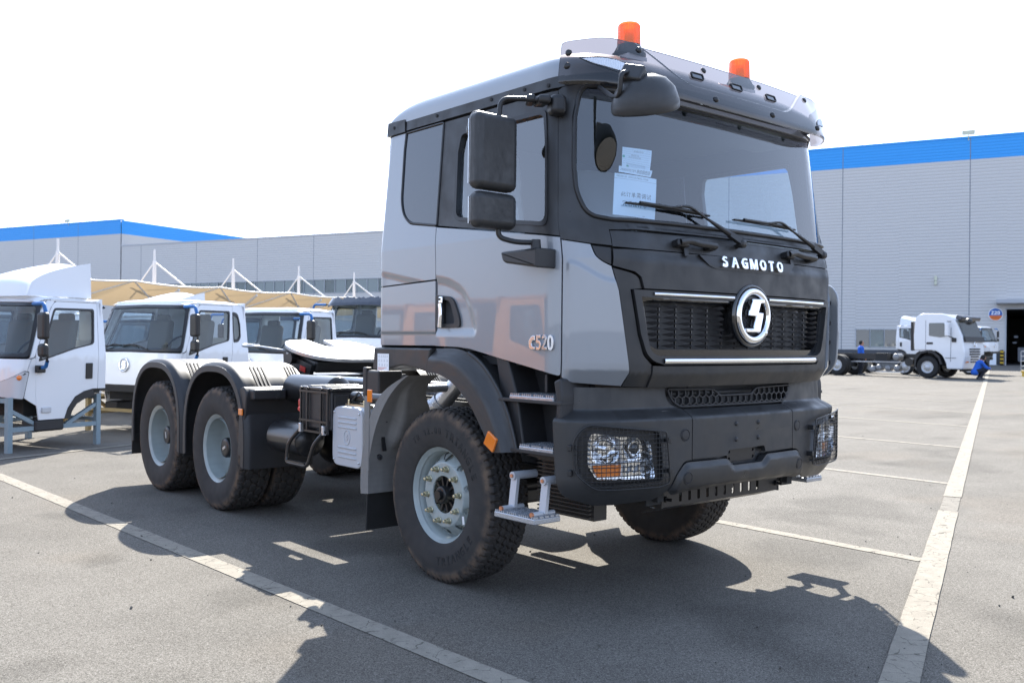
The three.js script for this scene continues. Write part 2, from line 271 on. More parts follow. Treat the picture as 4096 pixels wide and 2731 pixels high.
  const step = (w, y) => -0.012 * sst(1.565, 1.55, y) * sst(3.07, 3.05, Math.abs(w)) - 0.02 * sst(3.03, 3.085, Math.abs(w)) ** 2;
  both('locker_lid', panel(cab, neg([[2.433, 1.48], [2.433, 1.878], [3.08, 1.858], [3.08, 1.478]]), { disp: step, seg: 0.018 }), M.paint);
  // roof rail strip and its screws
  const rail = both('roof_rail', [panel(cab, neg([[2.855, 2.884], [2.855, 2.958], [1.48, 2.945], [1.2, 2.95], [1.17, 2.9], [1.31, 2.884]]), { off: 0.006, depth: 0.03, seg: 0.08 }), panel(cab, neg([[3.085, 2.874], [3.085, 2.966], [2.875, 2.96], [2.862, 2.876]]), { off: 0.014, depth: 0.04, seg: 0.1 })], M.plastic);
  for (const a of [3.0, 2.5, 1.93, 1.62, 1.405, 1.26]) both('screw', put(new THREE.CylinderGeometry(0.011, 0.011, 0.008, 14).rotateZ(Math.PI / 2), ...onSurf(cab, [[-a, a > 1.5 ? 2.922 : 2.905]], a > 2.9 ? 0.014 : 0.007)[0]), M.dark, rail[0], rail[1]);
}
// windscreen and its black surround
const wsHole = (() => { const R = [[1.158, 2.885, 0.06], [1.20, 2.72], [1.207, 2.45], [1.195, 2.31, 0.05], [1.135, 2.178, 0.1], [1.0, 2.158], [0.6, 2.163], [0, 2.162]]; const L = rounded([...R.map(([a, y, r]) => [a, y, r]), ...R.slice(0, -1).reverse().map(([a, y, r]) => [-a, y, r])]); return L; })();
{
  const half = [[1.304, 2.06], [1.318, 2.87], [1.16, 2.945], [0.6, 2.96]];
  const low = [[0.0, 2.108], [0.5, 2.108], [0.906, 2.106], [1.034, 2.104], [1.034, 2.018], [1.135, 2.028], [1.304, 2.055]];
  const loop = [...neg([...low].reverse()).slice(0, -1), ...low, ...half.slice(1), ...neg([...half].slice(1).reverse())];
  const sur = mesh('windscreen_surround', panel(cab, loop, { holes: [wsHole], seg: 0.05, disp: (w, y) => 0.012 * sst(2.13, 2.112, y) * sst(1.0, 0.9, Math.abs(w)) }), M.plastic, truck);
  mesh('windscreen_rubber', tube(onSurf(cab, dense(wsHole, 0.04, true), 0.002), 0.013, 260, 6, true, 0), M.trim, sur);
  mesh('windscreen', panel(cab, wsHole, { off: -0.006, skirt: false, seg: 0.06 }), M.glass, truck);
  mesh('cowl_panel', panel(cab, [[-1.03, 2.014], [-0.9, 2.008], [0, 2.004], [0.9, 2.008], [1.03, 2.014], [1.03, 2.098], [0.9, 2.1], [0, 2.102], [-0.9, 2.1], [-1.03, 2.098]], { seg: 0.06, off: -0.003 }), M.plastic, truck);
}
// corner deflectors, hood, flanks
{
  const co = rounded(neg([[1.299, 2.048], [1.142, 2.022], [1.124, 1.956, 0.03], [1.08, 1.925, 0.03], [1.045, 1.908], [1.008, 1.78], [0.944, 1.347], [0.968, 1.276], [1.24, 1.294], [1.299, 1.322]]));
  const wave = (w, y) => { const a = Math.abs(w); const top = 1.935 - 0.10 * sst(1.27, 1.03, a); return 0.009 * sst(top + 0.016, top - 0.016, y) * sst(1.285, 1.25, a) - 0.55 * Math.max(0, 1.362 - y) * sst(1.31, 1.22, a); };
  both('corner_deflector', panel(cab, co, { disp: wave, seg: 0.016 }), M.paint);
  both('corner_filler', panel(cab, rounded(neg([[1.134, 2.018], [1.04, 2.008], [1.044, 1.918], [1.08, 1.932, 0.02], [1.118, 1.962, 0.02]])), { off: -0.01 }), M.trim);
  const fl = rounded(neg([[1.037, 1.90], [0.925, 1.872, 0.02], [0.892, 1.85, 0.02], [0.875, 1.796], [0.942, 1.79], [0.897, 1.554], [0.858, 1.44, 0.02], [0.798, 1.39], [0.794, 1.268], [0.96, 1.272], [0.937, 1.347], [1.001, 1.78]]));
  both('hood_flank', panel(cab, fl, { disp: (w, y) => -0.5 * Math.max(0, 1.345 - y) - 0.004, seg: 0.03 }), M.plastic);
  const hoodHalf = [[1.03, 2.0], [1.036, 1.912], [0.922, 1.883], [0.887, 1.857], [0.868, 1.796]];
  const plate = rounded([[-0.46, 1.996], [-0.395, 1.945, 0.03], [-0.33, 1.926, 0.02], [0.33, 1.926, 0.02], [0.395, 1.945, 0.03], [0.46, 1.996]]);
  const hood = mesh('hood', panel(cab, [...neg(hoodHalf), ...[...hoodHalf].reverse()], { holes: [], seg: 0.035, disp: (w, y) => 0.012 * sst(1.0, 0.86, Math.abs(w)) * sst(1.99, 1.93, y) }), M.plastic, truck);
  mesh('name_plate', panel(cab, plate, { off: 0.016, depth: 0.02, seg: 0.05 }), M.trim, truck);
  mesh('hood_lower', panel(cab, [[-0.79, 1.266], [0.79, 1.266], [0.793, 1.385], [0.72, 1.383], [-0.72, 1.383], [-0.793, 1.385]], { seg: 0.03, off: 0.004, disp: (w, y) => -0.5 * Math.max(0, 1.338 - y) }), M.plastic, truck);
  // lettering, each letter a piece
  let cur = -0.312; const word = 'SAGMOTO', size = 0.052, sc = 1.3; const adv = 0.0885;
  for (const ch of word) {
    const g = new TextGeometry(ch, { font, size, depth: 0.012, curveSegments: 6, bevelEnabled: true, bevelThickness: 0.003, bevelSize: 0.0022, bevelSegments: 2 }); g.computeBoundingBox(); const bw = g.boundingBox.max.x - g.boundingBox.min.x; g.translate(-g.boundingBox.min.x - bw / 2, 0, 0).scale(sc, 1, 1);
    const cx = cur + adv / 2; cur += adv; const p = g.attributes.position; for (let i = 0; i < p.count; i++) { const q = onSurf(cab, [[cx + p.getX(i), 1.942 + p.getY(i)]], 0.018 + p.getZ(i))[0]; p.setXYZ(i, ...q); } g.computeVertexNormals();
    mesh('letter', g, M.chrome, truck);
  }
}
// grille
{
  const oH = [[0.93, 1.788], [0.885, 1.554], [0.846, 1.45, 0.03], [0.795, 1.41, 0.03], [0.72, 1.392]], iH = [[0.846, 1.727], [0.80, 1.495, 0.02], [0.745, 1.472, 0.02]];
  const ring = (H) => rounded([...H, ...[...H].reverse().map(([a, y, r]) => [-a, y, r])]);
  const O = ring(oH), I = ring(iH);
  const mid = ring([[0.885, 1.752], [0.845, 1.554], [0.815, 1.462, 0.03], [0.765, 1.44, 0.02], [0.73, 1.437]]);
  const gr = mesh('grille_frame', panel(cab, O, { holes: [mid], off: 0.012, depth: 0.05, seg: 0.05 }), M.plastic, truck);
  mesh('grille_bezel', panel(cab, mid, { holes: [I], off: -0.004, depth: 0.09, seg: 0.04, disp: (w, y) => -0.02 * sst(1.738, 1.727, y) }), M.gloss, gr);
  mesh('radiator_core', panel(cab, I, { off: -0.10, skirt: false, seg: 0.08 }), M.radiator, gr);
  const strip = (w0, w1, y, h, t = 0.012) => { const N = 24; return grid(N, 8, (u, v) => { const w = w0 + (w1 - w0) * u, ph = v * Math.PI; return onSurf(cab, [[w, y - h / 2 * Math.cos(ph)]], 0.014 + t * Math.sin(ph))[0]; }); };
  mesh('chrome_strip', strip(-0.805, -0.168, 1.770, 0.017, 0.008), M.chrome, gr); mesh('chrome_strip', strip(0.168, 0.822, 1.770, 0.017, 0.008), M.chrome, gr);
  mesh('chrome_strip', strip(-0.725, 0.725, 1.412, 0.028), M.chrome, gr);
  // fins: faceted blades on thin uprights
  const blade = new THREE.BufferGeometry(); { const L = 0.064, h = 0.011, d = 0.034; const v = [[-L, 0.001, 0], [-0.008, h * 1.2, d], [0.020, h * 0.1, d * 0.95], [L, -0.002, 0], [0, h * 0.95, -0.012], [0.004, -h * 0.9, 0.004]]; const f = [[0, 1, 4], [1, 2, 4], [2, 3, 4], [0, 5, 1], [1, 5, 2], [2, 5, 3], [0, 4, 5], [4, 3, 5]]; blade.setAttribute('position', new THREE.Float32BufferAttribute(f.flat().flatMap((i) => v[i]), 3)); blade.computeVertexNormals(); }
  const gc = clean(blade);
  const sdI = sdPoly(I);
  for (let r = 0; r < 8; r++) for (let c = -6; c <= 6; c++) {
    const w = c * 0.128 + (r % 2 ? 0.006 : -0.006), y = 1.492 + r * 0.0305; if (sdI(w, y) > -0.012 || Math.hypot(w, y - 1.67) < 0.15) continue;
    const m = mesh('grille_fin', gc, M.fin, gr); const p = onSurf(cab, [[w, y]], -0.035)[0]; m.position.set(...p); m.rotation.y = 0.14 * w;
  }
  for (let c = -7; c <= 6; c++) { const w = (c + 0.5) * 0.128; if (Math.abs(w) > 0.83) continue; mesh('grille_upright', between(new THREE.BoxGeometry(0.004, 1, 0.012), onSurf(cab, [[w, 1.478]], -0.06)[0], onSurf(cab, [[w, 1.72]], -0.06)[0]), M.gloss, gr); }
  // emblem
  const ec = onSurf(cab, [[0, 1.672]], 0)[0], em = grp('emblem', truck); em.position.set(0, ec[1], ec[2]);
  mesh('emblem_base', [lathe([[0, -0.04], [0.176, -0.04], [0.186, 0.0], [0.184, 0.018], [0.172, 0.026], [0.166, 0.02], [0.163, 0.002], [0, 0.002]], 56).rotateX(Math.PI / 2)], M.gloss, em);
  const hexes = []; { const s = 0.0085; for (let i = -18; i <= 18; i++) for (let j = -18; j <= 18; j++) { const x = (i + (j & 1) * 0.5) * s * 1.75, y = j * s * 1.5; if (Math.hypot(x, y) > 0.122) continue; hexes.push(new THREE.TorusGeometry(s * 0.92, 0.0016, 3, 6).translate(x, y, 0.004)); } }
  mesh('emblem_mesh', hexes, M.plastic, em);
  mesh('emblem_ring', new THREE.TorusGeometry(0.141, 0.021, 14, 72).scale(1, 1, 0.85).translate(0, 0, 0.024), M.chrome, em);
  const bolt = rounded([[-0.028, 0.098, 0.01], [0.088, 0.098, 0.008], [0.088, 0.072, 0.004], [0.05, 0.072, 0.006], [0.03, 0.02], [0.078, 0.018, 0.008], [0.07, -0.015], [0.045, -0.098, 0.01], [-0.088, -0.098, 0.008], [-0.092, -0.074, 0.004], [-0.018, -0.074, 0.006], [0.004, -0.004], [-0.066, -0.002, 0.008], [-0.06, 0.03]]);
  mesh('emblem_mark', ext(bolt, 0.034, 0.007).translate(0, 0, 0.012), M.chrome, em);
  mesh('emblem_dot', new THREE.SphereGeometry(0.018, 16, 12).scale(1, 1, 0.6).translate(0.105, -0.098, 0.036), M.chrome, em);
}
// frame on a surface: x along it, y up it, z out of it
function frameAt(f, w, y, off = 0) { const e = 1e-3, P = (a, b) => V(...f(a, b)); const tx = P(w + e, y).sub(P(w - e, y)).normalize(), ty = P(w, y + e).sub(P(w, y - e)).normalize(), n = tx.clone().cross(ty).normalize(); return new THREE.Matrix4().makeBasis(tx, n.clone().cross(tx).normalize(), n).setPosition(P(w, y).addScaledVector(n, off)); }
const onFrame = (g, f, w, y, off = 0) => g.applyMatrix4(frameAt(f, w, y, off));
// ---------- roof, rear wall, cabin ----------
{
  const roofY = (x, z) => { const H = 1.158, k = Math.pow(Math.max(0, 1 - Math.pow(Math.min(1, Math.abs(x) / H), 3.4)), 1 / 3.4); const r = z < -0.2 ? Math.pow(Math.max(0, 1 - Math.pow(clamp((-0.2 - z) / 0.4), 2.6)), 1 / 2.6) : z > 0.78 ? Math.pow(Math.max(0, 1 - Math.pow(clamp((z - 0.78) / 0.52), 2.4)), 1 / 2.4) : 1; return 2.945 + 0.232 * k * (r + 0.08 * (1 - r) * 0); };
  mesh('roof', grid(72, 84, (u, v) => { const z0 = -0.6 + 1.9 * (0.5 - 0.5 * Math.cos(v * Math.PI)); const xm = z0 > 0.9 ? 1.158 * Math.sqrt(Math.max(0.0, 1 - Math.pow((z0 - 0.9) / 0.62, 2) * 0.6)) : 1.158; const xn = Math.sin((u - 0.5) * Math.PI); const X = xn * xm; return [X, roofY(xn * 1.158, z0), z0]; }), M.paint, truck);
  const bm = rounded([[-1.05, 1.5, 0.05], [1.05, 1.5, 0.05], [1.05, 2.93, 0.08], [-1.05, 2.93, 0.08]]);
  mesh('rear_wall', [box(2.4, 0.6, 0.03, 0, 1.75, -0.585), put(ext([[-1.2, 2.05], [1.2, 2.05], [1.14, 2.95], [-1.14, 2.95]], 0.03), 0, 0, -0.6)], M.interior, truck);
  mesh('cabin_floor', [box(2.3, 0.05, 1.7, 0, 1.40, 0.28), box(0.9, 0.35, 1.0, 0, 1.5, 0.4, 0.04)], M.interiorDark, truck);
  mesh('headlining', [box(2.16, 0.02, 1.5, 0, 2.93, 0.2), box(2.0, 0.10, 0.34, 0, 2.90, 0.98, 0.03)], M.liner, truck);
  both('rail_lining', panel(cab, neg([[1.2, 2.80], [3.07, 2.80], [3.07, 2.965], [1.2, 2.965]]), { off: -0.03, skirt: false, seg: 0.12 }), M.interior);
  const lining = neg([[1.30, 1.45], [1.30, 2.06], [2.41, 2.2], [2.41, 1.45]]);
  both('door_lining', panel(cab, lining, { off: -0.05, skirt: false, seg: 0.1 }), M.interior);
  const dash = mesh('dashboard', [extX(rounded([[0.78, 1.55, 0.05], [0.74, 2.04, 0.06], [0.98, 2.13, 0.06], [1.30, 2.115, 0.03], [1.33, 2.0], [1.2, 1.5]]), -1.02, 1.02, 0.02), box(0.62, 0.14, 0.16, 0.42, 2.15, 0.86, 0.05)], M.interiorDark, truck);
  for (let i = 0; i < 6; i++) mesh('demister_vent', box(0.2, 0.004, 0.03, -0.8 + i * 0.32, 2.125, 1.22), M.dark, dash);
  const sw = grp('steering_wheel', truck); sw.position.set(0.46, 2.12, 0.62); sw.rotation.x = -0.95;
  mesh('wheel_rim', new THREE.TorusGeometry(0.225, 0.016, 10, 40), M.trim, sw); mesh('spoke', [box(0.42, 0.05, 0.02, 0, -0.01, -0.01, 0.01), box(0.14, 0.12, 0.05, 0, 0, 0, 0.03), rod([0, 0, -0.02], [0, -0.04, -0.4], 0.035)], M.trim, sw);
  for (const x of [-0.62, 0.55]) { const s = grp('seat', truck); s.position.set(x, 1.43, 0.02); mesh('cushion', [box(0.52, 0.16, 0.52, 0, 0.45, 0.12, 0.06), box(0.4, 0.36, 0.4, 0, 0.2, 0.1, 0.05)], M.interior, s); mesh('backrest', [box(0.5, 0.62, 0.14, 0, 0.80, -0.2, 0.06, -0.2), box(0.30, 0.2, 0.1, 0, 1.2, -0.29, 0.05, -0.15)], M.interior, s);
    mesh('plastic_cover', grid(20, 14, (u, v) => { const a = u * Math.PI * 2, r = 0.31 + 0.035 * fbm(u * 9, v * 6, x + 3); return [Math.cos(a) * r, 0.5 + v * 0.85, -0.18 - v * 0.1 + Math.sin(a) * (0.14 + 0.03 * fbm(u * 7, v * 7, 9))]; }), M.wrap, s); }
  mesh('radiator', [box(1.3, 0.62, 0.12, 0, 1.02, 1.12, 0.02), box(1.4, 0.06, 0.2, 0, 1.34, 1.1, 0.02)], M.radiator, truck);
  // sun shades and papers behind the glass
  both('sun_shade', box(0.85, 0.012, 0.2, -0.52, 2.87, 1.16, 0, 0.35), M.interior);
}
// ---------- visor ----------
const vc = planCurve({ h: 1.2, F: 1.435, zs: 1.0, xc: 0.75, p: 2.3, bow: 0.06 });
const visor = (a, t) => { const A = Math.abs(a), k = clamp(A / 1.55); const y0 = 2.846 + 0.04 * k * k, y1 = 3.128 - 0.022 * sst(0.98, 1.25, A); const p = vc.at(a), q = vc.at(a + 1e-3); const dx = q[0] - p[0], dz = q[1] - p[1], L = Math.hypot(dx, dz); const lean = -0.115 * Math.pow(clamp(t, 0, 2), 1.25) * (1 - 0.8 * sst(0.85, 1.28, A)); return [p[0] - dz / L * lean, y0 + (y1 - y0) * t, p[1] + dx / L * lean]; };
{
  const aE = vc.ofZ(1.115);
  const out = rounded([[-aE - 0.01, 0.0, 0.09], [0, 0, 0], [aE + 0.01, 0.0, 0.09], [aE, 1, 0.06], [1.1, 1.03], [0.85, 1.02], [0, 1.0], [-0.85, 1.02], [-1.1, 1.03], [-aE, 1, 0.06]].map(([a, t, r]) => [a, t, r]));
  const g = (a) => { const A = Math.abs(a); return 0.36 + 0.74 * sst(0.42, 0.9, A); };
  const disp = (a, t) => { const e = g(a); return 0.020 * sst(e + 0.03, e - 0.03, t) * sst(-0.05, 0.2, t + 0.1) ; };
  const v = mesh('sun_visor', panel(visor, out, { disp, seg: 0.019, depth: 0.006 }), M.smoke, truck);
  for (const [a, t] of [[0.276, 0.16], [0.81, 0.86], [0.272, 0.84], [aE - 0.045, 0.72], [aE - 0.04, 0.42], [0.83, 0.17]]) for (const s of [-1, 1]) mesh('visor_screw', onFrame(lathe([[0.0, 0.012], [0.008, 0.012], [0.016, 0.008], [0.019, 0.0]], 16).rotateX(Math.PI / 2), visor, s * a, t, disp(a, t) + 0.001), M.trim, v);
  for (const a of [-0.36, 0, 0.36]) { const l = mesh('marker_lamp', onFrame(put(ext(rounded([[-0.055, -0.022, 0.012], [0.05, -0.022, 0.012], [0.055, 0.022, 0.012], [-0.05, 0.022, 0.012]]), 0.012, 0.002, [rounded([[-0.047, -0.016, 0.008], [0.043, -0.016, 0.008], [0.047, 0.016, 0.008], [-0.043, 0.016, 0.008]])]), 0, 0, 0), visor, a, 0.64, 0.0), M.trim, v); mesh('marker_lens', onFrame(box(0.09, 0.032, 0.006, 0, 0, 0.003), visor, a, 0.64, 0.0), M.glassDark, l); }
  // front edge of the roof under the visor, and the eye-shaped corner lamps
  mesh('visor_bracket', [panel(visor, [[-1.15, 0.02], [1.15, 0.02], [1.15, 0.14], [-1.15, 0.14]], { off: -0.095, depth: 0.05, seg: 0.08 })], M.plastic, truck);
  const brow = mesh('roof_brow', panel(visor, [[-aE + 0.02, 0.10], [aE - 0.02, 0.10], [aE - 0.04, 0.52], [1.0, 0.56], [0, 0.50], [-1.0, 0.56], [-aE + 0.04, 0.52]], { off: -0.085, depth: 0.05, seg: 0.05 }), M.paint, truck);
  const eye = rounded([[-1.21, 0.60, 0.02], [-1.13, 0.42, 0.06], [-1.0, 0.27, 0.05], [-0.83, 0.19, 0.02], [-0.86, 0.35, 0.06], [-0.98, 0.53, 0.08], [-1.1, 0.60, 0.05]]);
  const eyeIn = eye.map(([a, t]) => [-1.01 + (a + 1.01) * 0.9, 0.42 + (t - 0.42) * 0.78]);
  const ey = both('corner_lamp', panel(visor, eye, { off: 0.022, depth: 0.01, seg: 0.05 }), M.gloss, brow);
  const ribs = []; for (let i = 0; i < 26; i++) { const a = -1.19 + i * 0.0135; const hit = []; for (let t = 0; t < 0.7; t += 0.01) if (sdPoly(eyeIn)(a, t) < 0) hit.push(t); if (hit.length > 1) ribs.push(tube(onSurf(visor, [[a, hit[0]], [a, (hit[0] + hit[hit.length - 1]) / 2], [a, hit[hit.length - 1]]], 0.025), 0.004, 6, 6)); }
  const lens = [panel(visor, eyeIn, { off: 0.025, skirt: false, seg: 0.05 }), ribs];
  both('lamp_lens', lens, M.lensPale || (M.lensPale = mat(0.72, 0.76, 0.82, 0.25)), ey[0], ey[1]);
}
// beacons
for (const s of [-1, 1]) {
  const b = thing('warning_beacon', s < 0 ? 'taller-looking amber beacon at the near end of the cab roof' : 'amber beacon at the far end of the cab roof', 'beacon', [s * 0.533, 3.15, 1.0], 0, 'amber beacons on the cab roof');
  mesh('mount', [box(0.16, 0.03, 0.14, 0, 0.015, 0), rod([0, 0, 0], [0, 0.06, 0], 0.04, 16)], M.satin, b);
  const fl = []; for (let i = 0; i < 14; i++) { const a = i / 14 * Math.PI * 2; fl.push(put(ext([[0.055, 0], [0.098, 0], [0.07, 0.05], [0.055, 0.05]], 0.006), 0, 0.045, 0, 0, -a, 0)); }
  mesh('base', [lathe([[0, 0.035], [0.1, 0.035], [0.1, 0.05], [0.085, 0.056], [0.069, 0.10], [0, 0.1]], 32), fl], M.trim, b);
  const lens = []; const N = 40; for (let i = 0; i < N; i++) { const a = i / N * Math.PI * 2; lens.push(rod([Math.cos(a) * 0.066, 0.1, Math.sin(a) * 0.066], [Math.cos(a) * 0.063, 0.215, Math.sin(a) * 0.063], 0.004, 5)); }
  mesh('lens', [lathe([[0.068, 0.1], [0.0645, 0.215], [0.061, 0.226], [0.04, 0.23], [0, 0.23]], 40), lens], M.beacon, b);
  mesh('lamp_core', [rod([0, 0.1, 0], [0, 0.19, 0], 0.03, 14), box(0.06, 0.08, 0.01, 0, 0.15, 0.0)], M.amberDeep, b);
}
// ---------- bumper ----------
const bc = planCurve({ h: 1.26, F: 1.475, zs: 1.02, xc: 0.62, p: 4, bow: 0.07 });
const bumpOff = (y) => -0.088 * sst(1.09, 1.155, y) - 0.03 * clamp((y - 1.1) / 0.6) - 0.13 * Math.pow(clamp((0.80 - y) / 0.20), 2.2);
const bump = (a, y) => { const p = bc.at(a), e = 2e-3, q = bc.at(a + e), r = bc.at(a - e); const dx = q[0] - r[0], dz = q[1] - r[1], L = Math.hypot(dx, dz), o = bumpOff(y); return [p[0] - dz / L * o, y, p[1] + dx / L * o]; };
{
  const bx = (pts) => pts.map(([x, y, r]) => [bc.ofX(x), y, r]);
  const zA = (z) => -bc.ofZ(z);
  const lampHole = rounded(bx([[-1.205, 1.0, 0.05], [-1.165, 1.074, 0.05], [-0.73, 1.03, 0.03], [-0.70, 0.765, 0.03], [-1.14, 0.762, 0.05], [-1.20, 0.83, 0.05]]));
  const lens = rounded(bx([[-1.148, 1.036, 0.02], [-0.836, 0.996, 0.02], [-0.806, 0.968, 0.02], [-0.773, 0.786, 0.02], [-1.126, 0.797, 0.02], [-1.162, 0.868, 0.02], [-1.168, 0.981, 0.02]]));
  const corner = rounded([...bx([[-0.488, 1.138], [-0.50, 1.146], [-0.565, 1.165, 0.02], [-0.60, 1.20, 0.02], [-0.605, 1.266]]), [zA(1.19), 1.270], [zA(1.155), 1.16, 0.02], [zA(1.15), 1.12, 0.02], [zA(1.165), 0.90], [zA(1.18), 0.76, 0.03], [zA(1.20), 0.70, 0.03], ...bx([[-1.13, 0.650, 0.03], [-1.0, 0.645], [-0.72, 0.655, 0.02], [-0.652, 0.70], [-0.613, 0.787, 0.02], [-0.548, 0.858, 0.02], [-0.488, 0.866]])]);
  const bp = both('bumper_corner', panel(bump, corner, { holes: [lampHole], seg: 0.014, depth: 0.03 }), M.plastic);
  mesh('bumper_core', panel(bump, bx([[-0.66, 0.70], [0.66, 0.70], [0.66, 1.13], [-0.66, 1.13]]), { off: -0.06, skirt: false, seg: 0.1 }), M.radiator, truck);
  const plateH = [[0.482, 0.868], [0.482, 1.138]], notch = [[-0.482, 0.868], [-0.185, 0.868], [-0.172, 0.90, 0.015], [0.172, 0.905, 0.015], [0.185, 0.868]];
  const pl = mesh('bumper_plate', panel(bump, rounded(bx([...notch, [0.482, 0.868], [0.482, 1.138], [-0.482, 1.138]])), { seg: 0.018, depth: 0.03 }), M.plastic, truck);
  for (const x of [-0.107, 0.107]) for (const y of [0.957, 1.047]) mesh('plate_bolt', onFrame(lathe([[0, 0.008], [0.008, 0.008], [0.013, 0.003], [0.014, 0]], 14).rotateX(Math.PI / 2), bump, bc.ofX(x), y, 0.001), M.fender, pl);
  const lowR = [[0.542, 0.853, 0.03], [0.19, 0.853, 0.02], [0.14, 0.81, 0.015]];
  const lowEnd = [[0.606, 0.787, 0.02], [0.645, 0.70], [0.60, 0.672, 0.02], [0.50, 0.69], [0.2, 0.697]];
  const bar = rounded(bx([...[...lowEnd].reverse(), ...lowR, ...[...lowR].reverse().map(([x, y, r]) => [-x, y, r]), ...lowEnd.map(([x, y, r]) => [-x, y, r])]));
  const sdB = sdPoly(bar);
  mesh('bumper_bar', panel(bump, bar, { off: 0.004, seg: 0.02, depth: 0.04, disp: (a, y) => 0.018 * sst(0, -0.035, sdB(a, y)) }), M.plastic, truck);
  for (const [x, y, o] of [[0.54, 1.004, 0], [0.536, 0.772, 0.02]]) both('round_cap', [onFrame(lathe([[0, 0.004], [0.026, 0.004], [0.028, 0.002], [0.028, -0.01]], 28).rotateX(Math.PI / 2), bump, bc.ofX(-x), y, o), onFrame(new THREE.TorusGeometry(0.0325, 0.003, 6, 32), bump, bc.ofX(-x), y, o + 0.001)], M.fender, bp[0], bp[1]);
  mesh('tow_bracket', [onFrame(box(0.40, 0.13, 0.02, 0, 0, 0), bump, 0, 0.86, -0.08)], M.steel, truck);
  const tw = rounded([[-0.135, -0.038, 0.012], [0.135, -0.038, 0.012], [0.135, 0.038, 0.012], [-0.135, 0.038, 0.012]]);
  mesh('tow_cover', onFrame(ext(tw, 0.012, 0.002, [[-0.115, -0.02], [-0.115, 0.02], [0.115, -0.02], [0.115, 0.02]].map(([x, y]) => circle(x, y, 0.009, 12))), bump, -0.015, 0.862, -0.045), M.steel, truck);
  // honeycomb intake
  const hexB = rounded(bx([[-0.595, 1.252, 0.01], [-0.56, 1.185, 0.03], [-0.49, 1.149, 0.02], [0.49, 1.149, 0.02], [0.56, 1.185, 0.03], [0.595, 1.252, 0.01], [0.21, 1.244, 0.02], [0.15, 1.207, 0.02], [-0.15, 1.207, 0.02], [-0.21, 1.244, 0.02]]));
  const sdH = sdPoly(hexB), hx = []; { const R = 0.030; for (let j = -2; j <= 3; j++) for (let i = -14; i <= 14; i++) { const x = (i + (j & 1) * 0.5) * R * 1.9, y = 1.185 + j * R * 1.42; const P = Array.from({ length: 6 }, (_, k) => [x + R * 1.08 * Math.cos(k * Math.PI / 3 + Math.PI / 6), y + R * 0.92 * Math.sin(k * Math.PI / 3 + Math.PI / 6)]); for (let k = 0; k < 6; k++) { const a = P[k], b = P[(k + 1) % 6], m = [(a[0] + b[0]) / 2, (a[1] + b[1]) / 2]; if (a[0] > b[0] + 1e-6 || (Math.abs(a[0] - b[0]) < 1e-6 && a[1] > b[1])) continue; if (sdH(...m) < -0.004) hx.push(between(new THREE.BoxGeometry(0.0065, 1, 0.018), onSurf(bump, [a], 0.006)[0], onSurf(bump, [b], 0.006)[0])); } } }
  mesh('honeycomb_grille', [hx, tube(onSurf(bump, dense(hexB, 0.03, true), 0.006), 0.008, 160, 6, true, 0)], M.fender, truck);
  mesh('intercooler', [box(1.3, 0.2, 0.02, 0, 1.19, 1.22), box(1.3, 0.012, 0.1, 0, 1.13, 1.33), rod([-0.5, 1.22, 1.29], [0.5, 1.22, 1.29], 0.012), rod([-0.35, 1.12, 1.3], [-0.33, 1.26, 1.3], 0.01)], M.radiator, truck);
  // headlights
  const hl = both('headlight', [panel(bump, lampHole, { holes: [lens], off: -0.022, seg: 0.04, depth: 0.03 })], M.trim);
  both('reflector', [panel(bump, lens, { off: -0.075, depth: -0.055, seg: 0.03, disp: (a, y) => { const x = bc.at(a)[0]; const b1 = Math.hypot((x + 1.05) / 0.085, (y - 0.945) / 0.075), b2 = Math.hypot((x + 0.885) / 0.06, (y - 0.945) / 0.06); return 0.03 - 0.045 * (1 - sst(0.6, 1.05, b1)) - 0.03 * (1 - sst(0.6, 1.0, b2)) ; } })], M.chrome, hl[0], hl[1]);
  both('projector', [onFrame(lathe([[0.026, 0.0], [0.034, 0.004], [0.042, 0.016], [0.044, 0.022], [0.04, 0.024], [0.03, 0.02]], 28).rotateX(Math.PI / 2), bump, bc.ofX(-0.885), 0.945, -0.05), onFrame(rod([0, 0, -0.03], [0, 0, 0.03], 0.014, 12), bump, bc.ofX(-1.05), 0.945, -0.06)], M.chrome, hl[0], hl[1]);
  both('projector_lens', onFrame(new THREE.SphereGeometry(0.03, 20, 14).scale(1, 1, 0.6), bump, bc.ofX(-0.885), 0.945, -0.036), M.glassDark, hl[0], hl[1]);
  both('lamp_divider', [tube(onSurf(bump, bx([[-1.15, 0.868], [-1.0, 0.872], [-0.955, 0.875], [-0.79, 0.875]]), -0.03), 0.006, 30, 6), tube(onSurf(bump, bx([[-0.968, 0.80], [-0.965, 0.86], [-0.975, 0.93], [-0.985, 1.0]]), -0.035), 0.009, 20, 6)], M.satin, hl[0], hl[1]);
  both('turn_signal', panel(bump, rounded(bx([[-1.135, 0.862, 0.01], [-0.972, 0.864, 0.01], [-0.965, 0.806, 0.01], [-1.112, 0.804, 0.01]])), { off: -0.03, seg: 0.05, depth: 0.02 }), M.amberDeep, hl[0], hl[1]);
  const leds = []; for (let i = 0; i < 6; i++) leds.push(onFrame(new THREE.SphereGeometry(0.0085, 10, 8), bump, bc.ofX(-1.157 + 0.003 * i * 0.5), 0.875 + i * 0.024, -0.028)); for (let i = 0; i < 3; i++) leds.push(onFrame(lathe([[0.0, 0], [0.012, 0.004], [0.02, 0.02]], 14).rotateX(Math.PI / 2), bump, bc.ofX(-0.93 + i * 0.048), 0.835, -0.05));
  both('running_light', leds, M.silver, hl[0], hl[1]);
  both('lens_cover', panel(bump, lens, { off: -0.016, skirt: false, seg: 0.05 }), M.glassClear, hl[0], hl[1]);
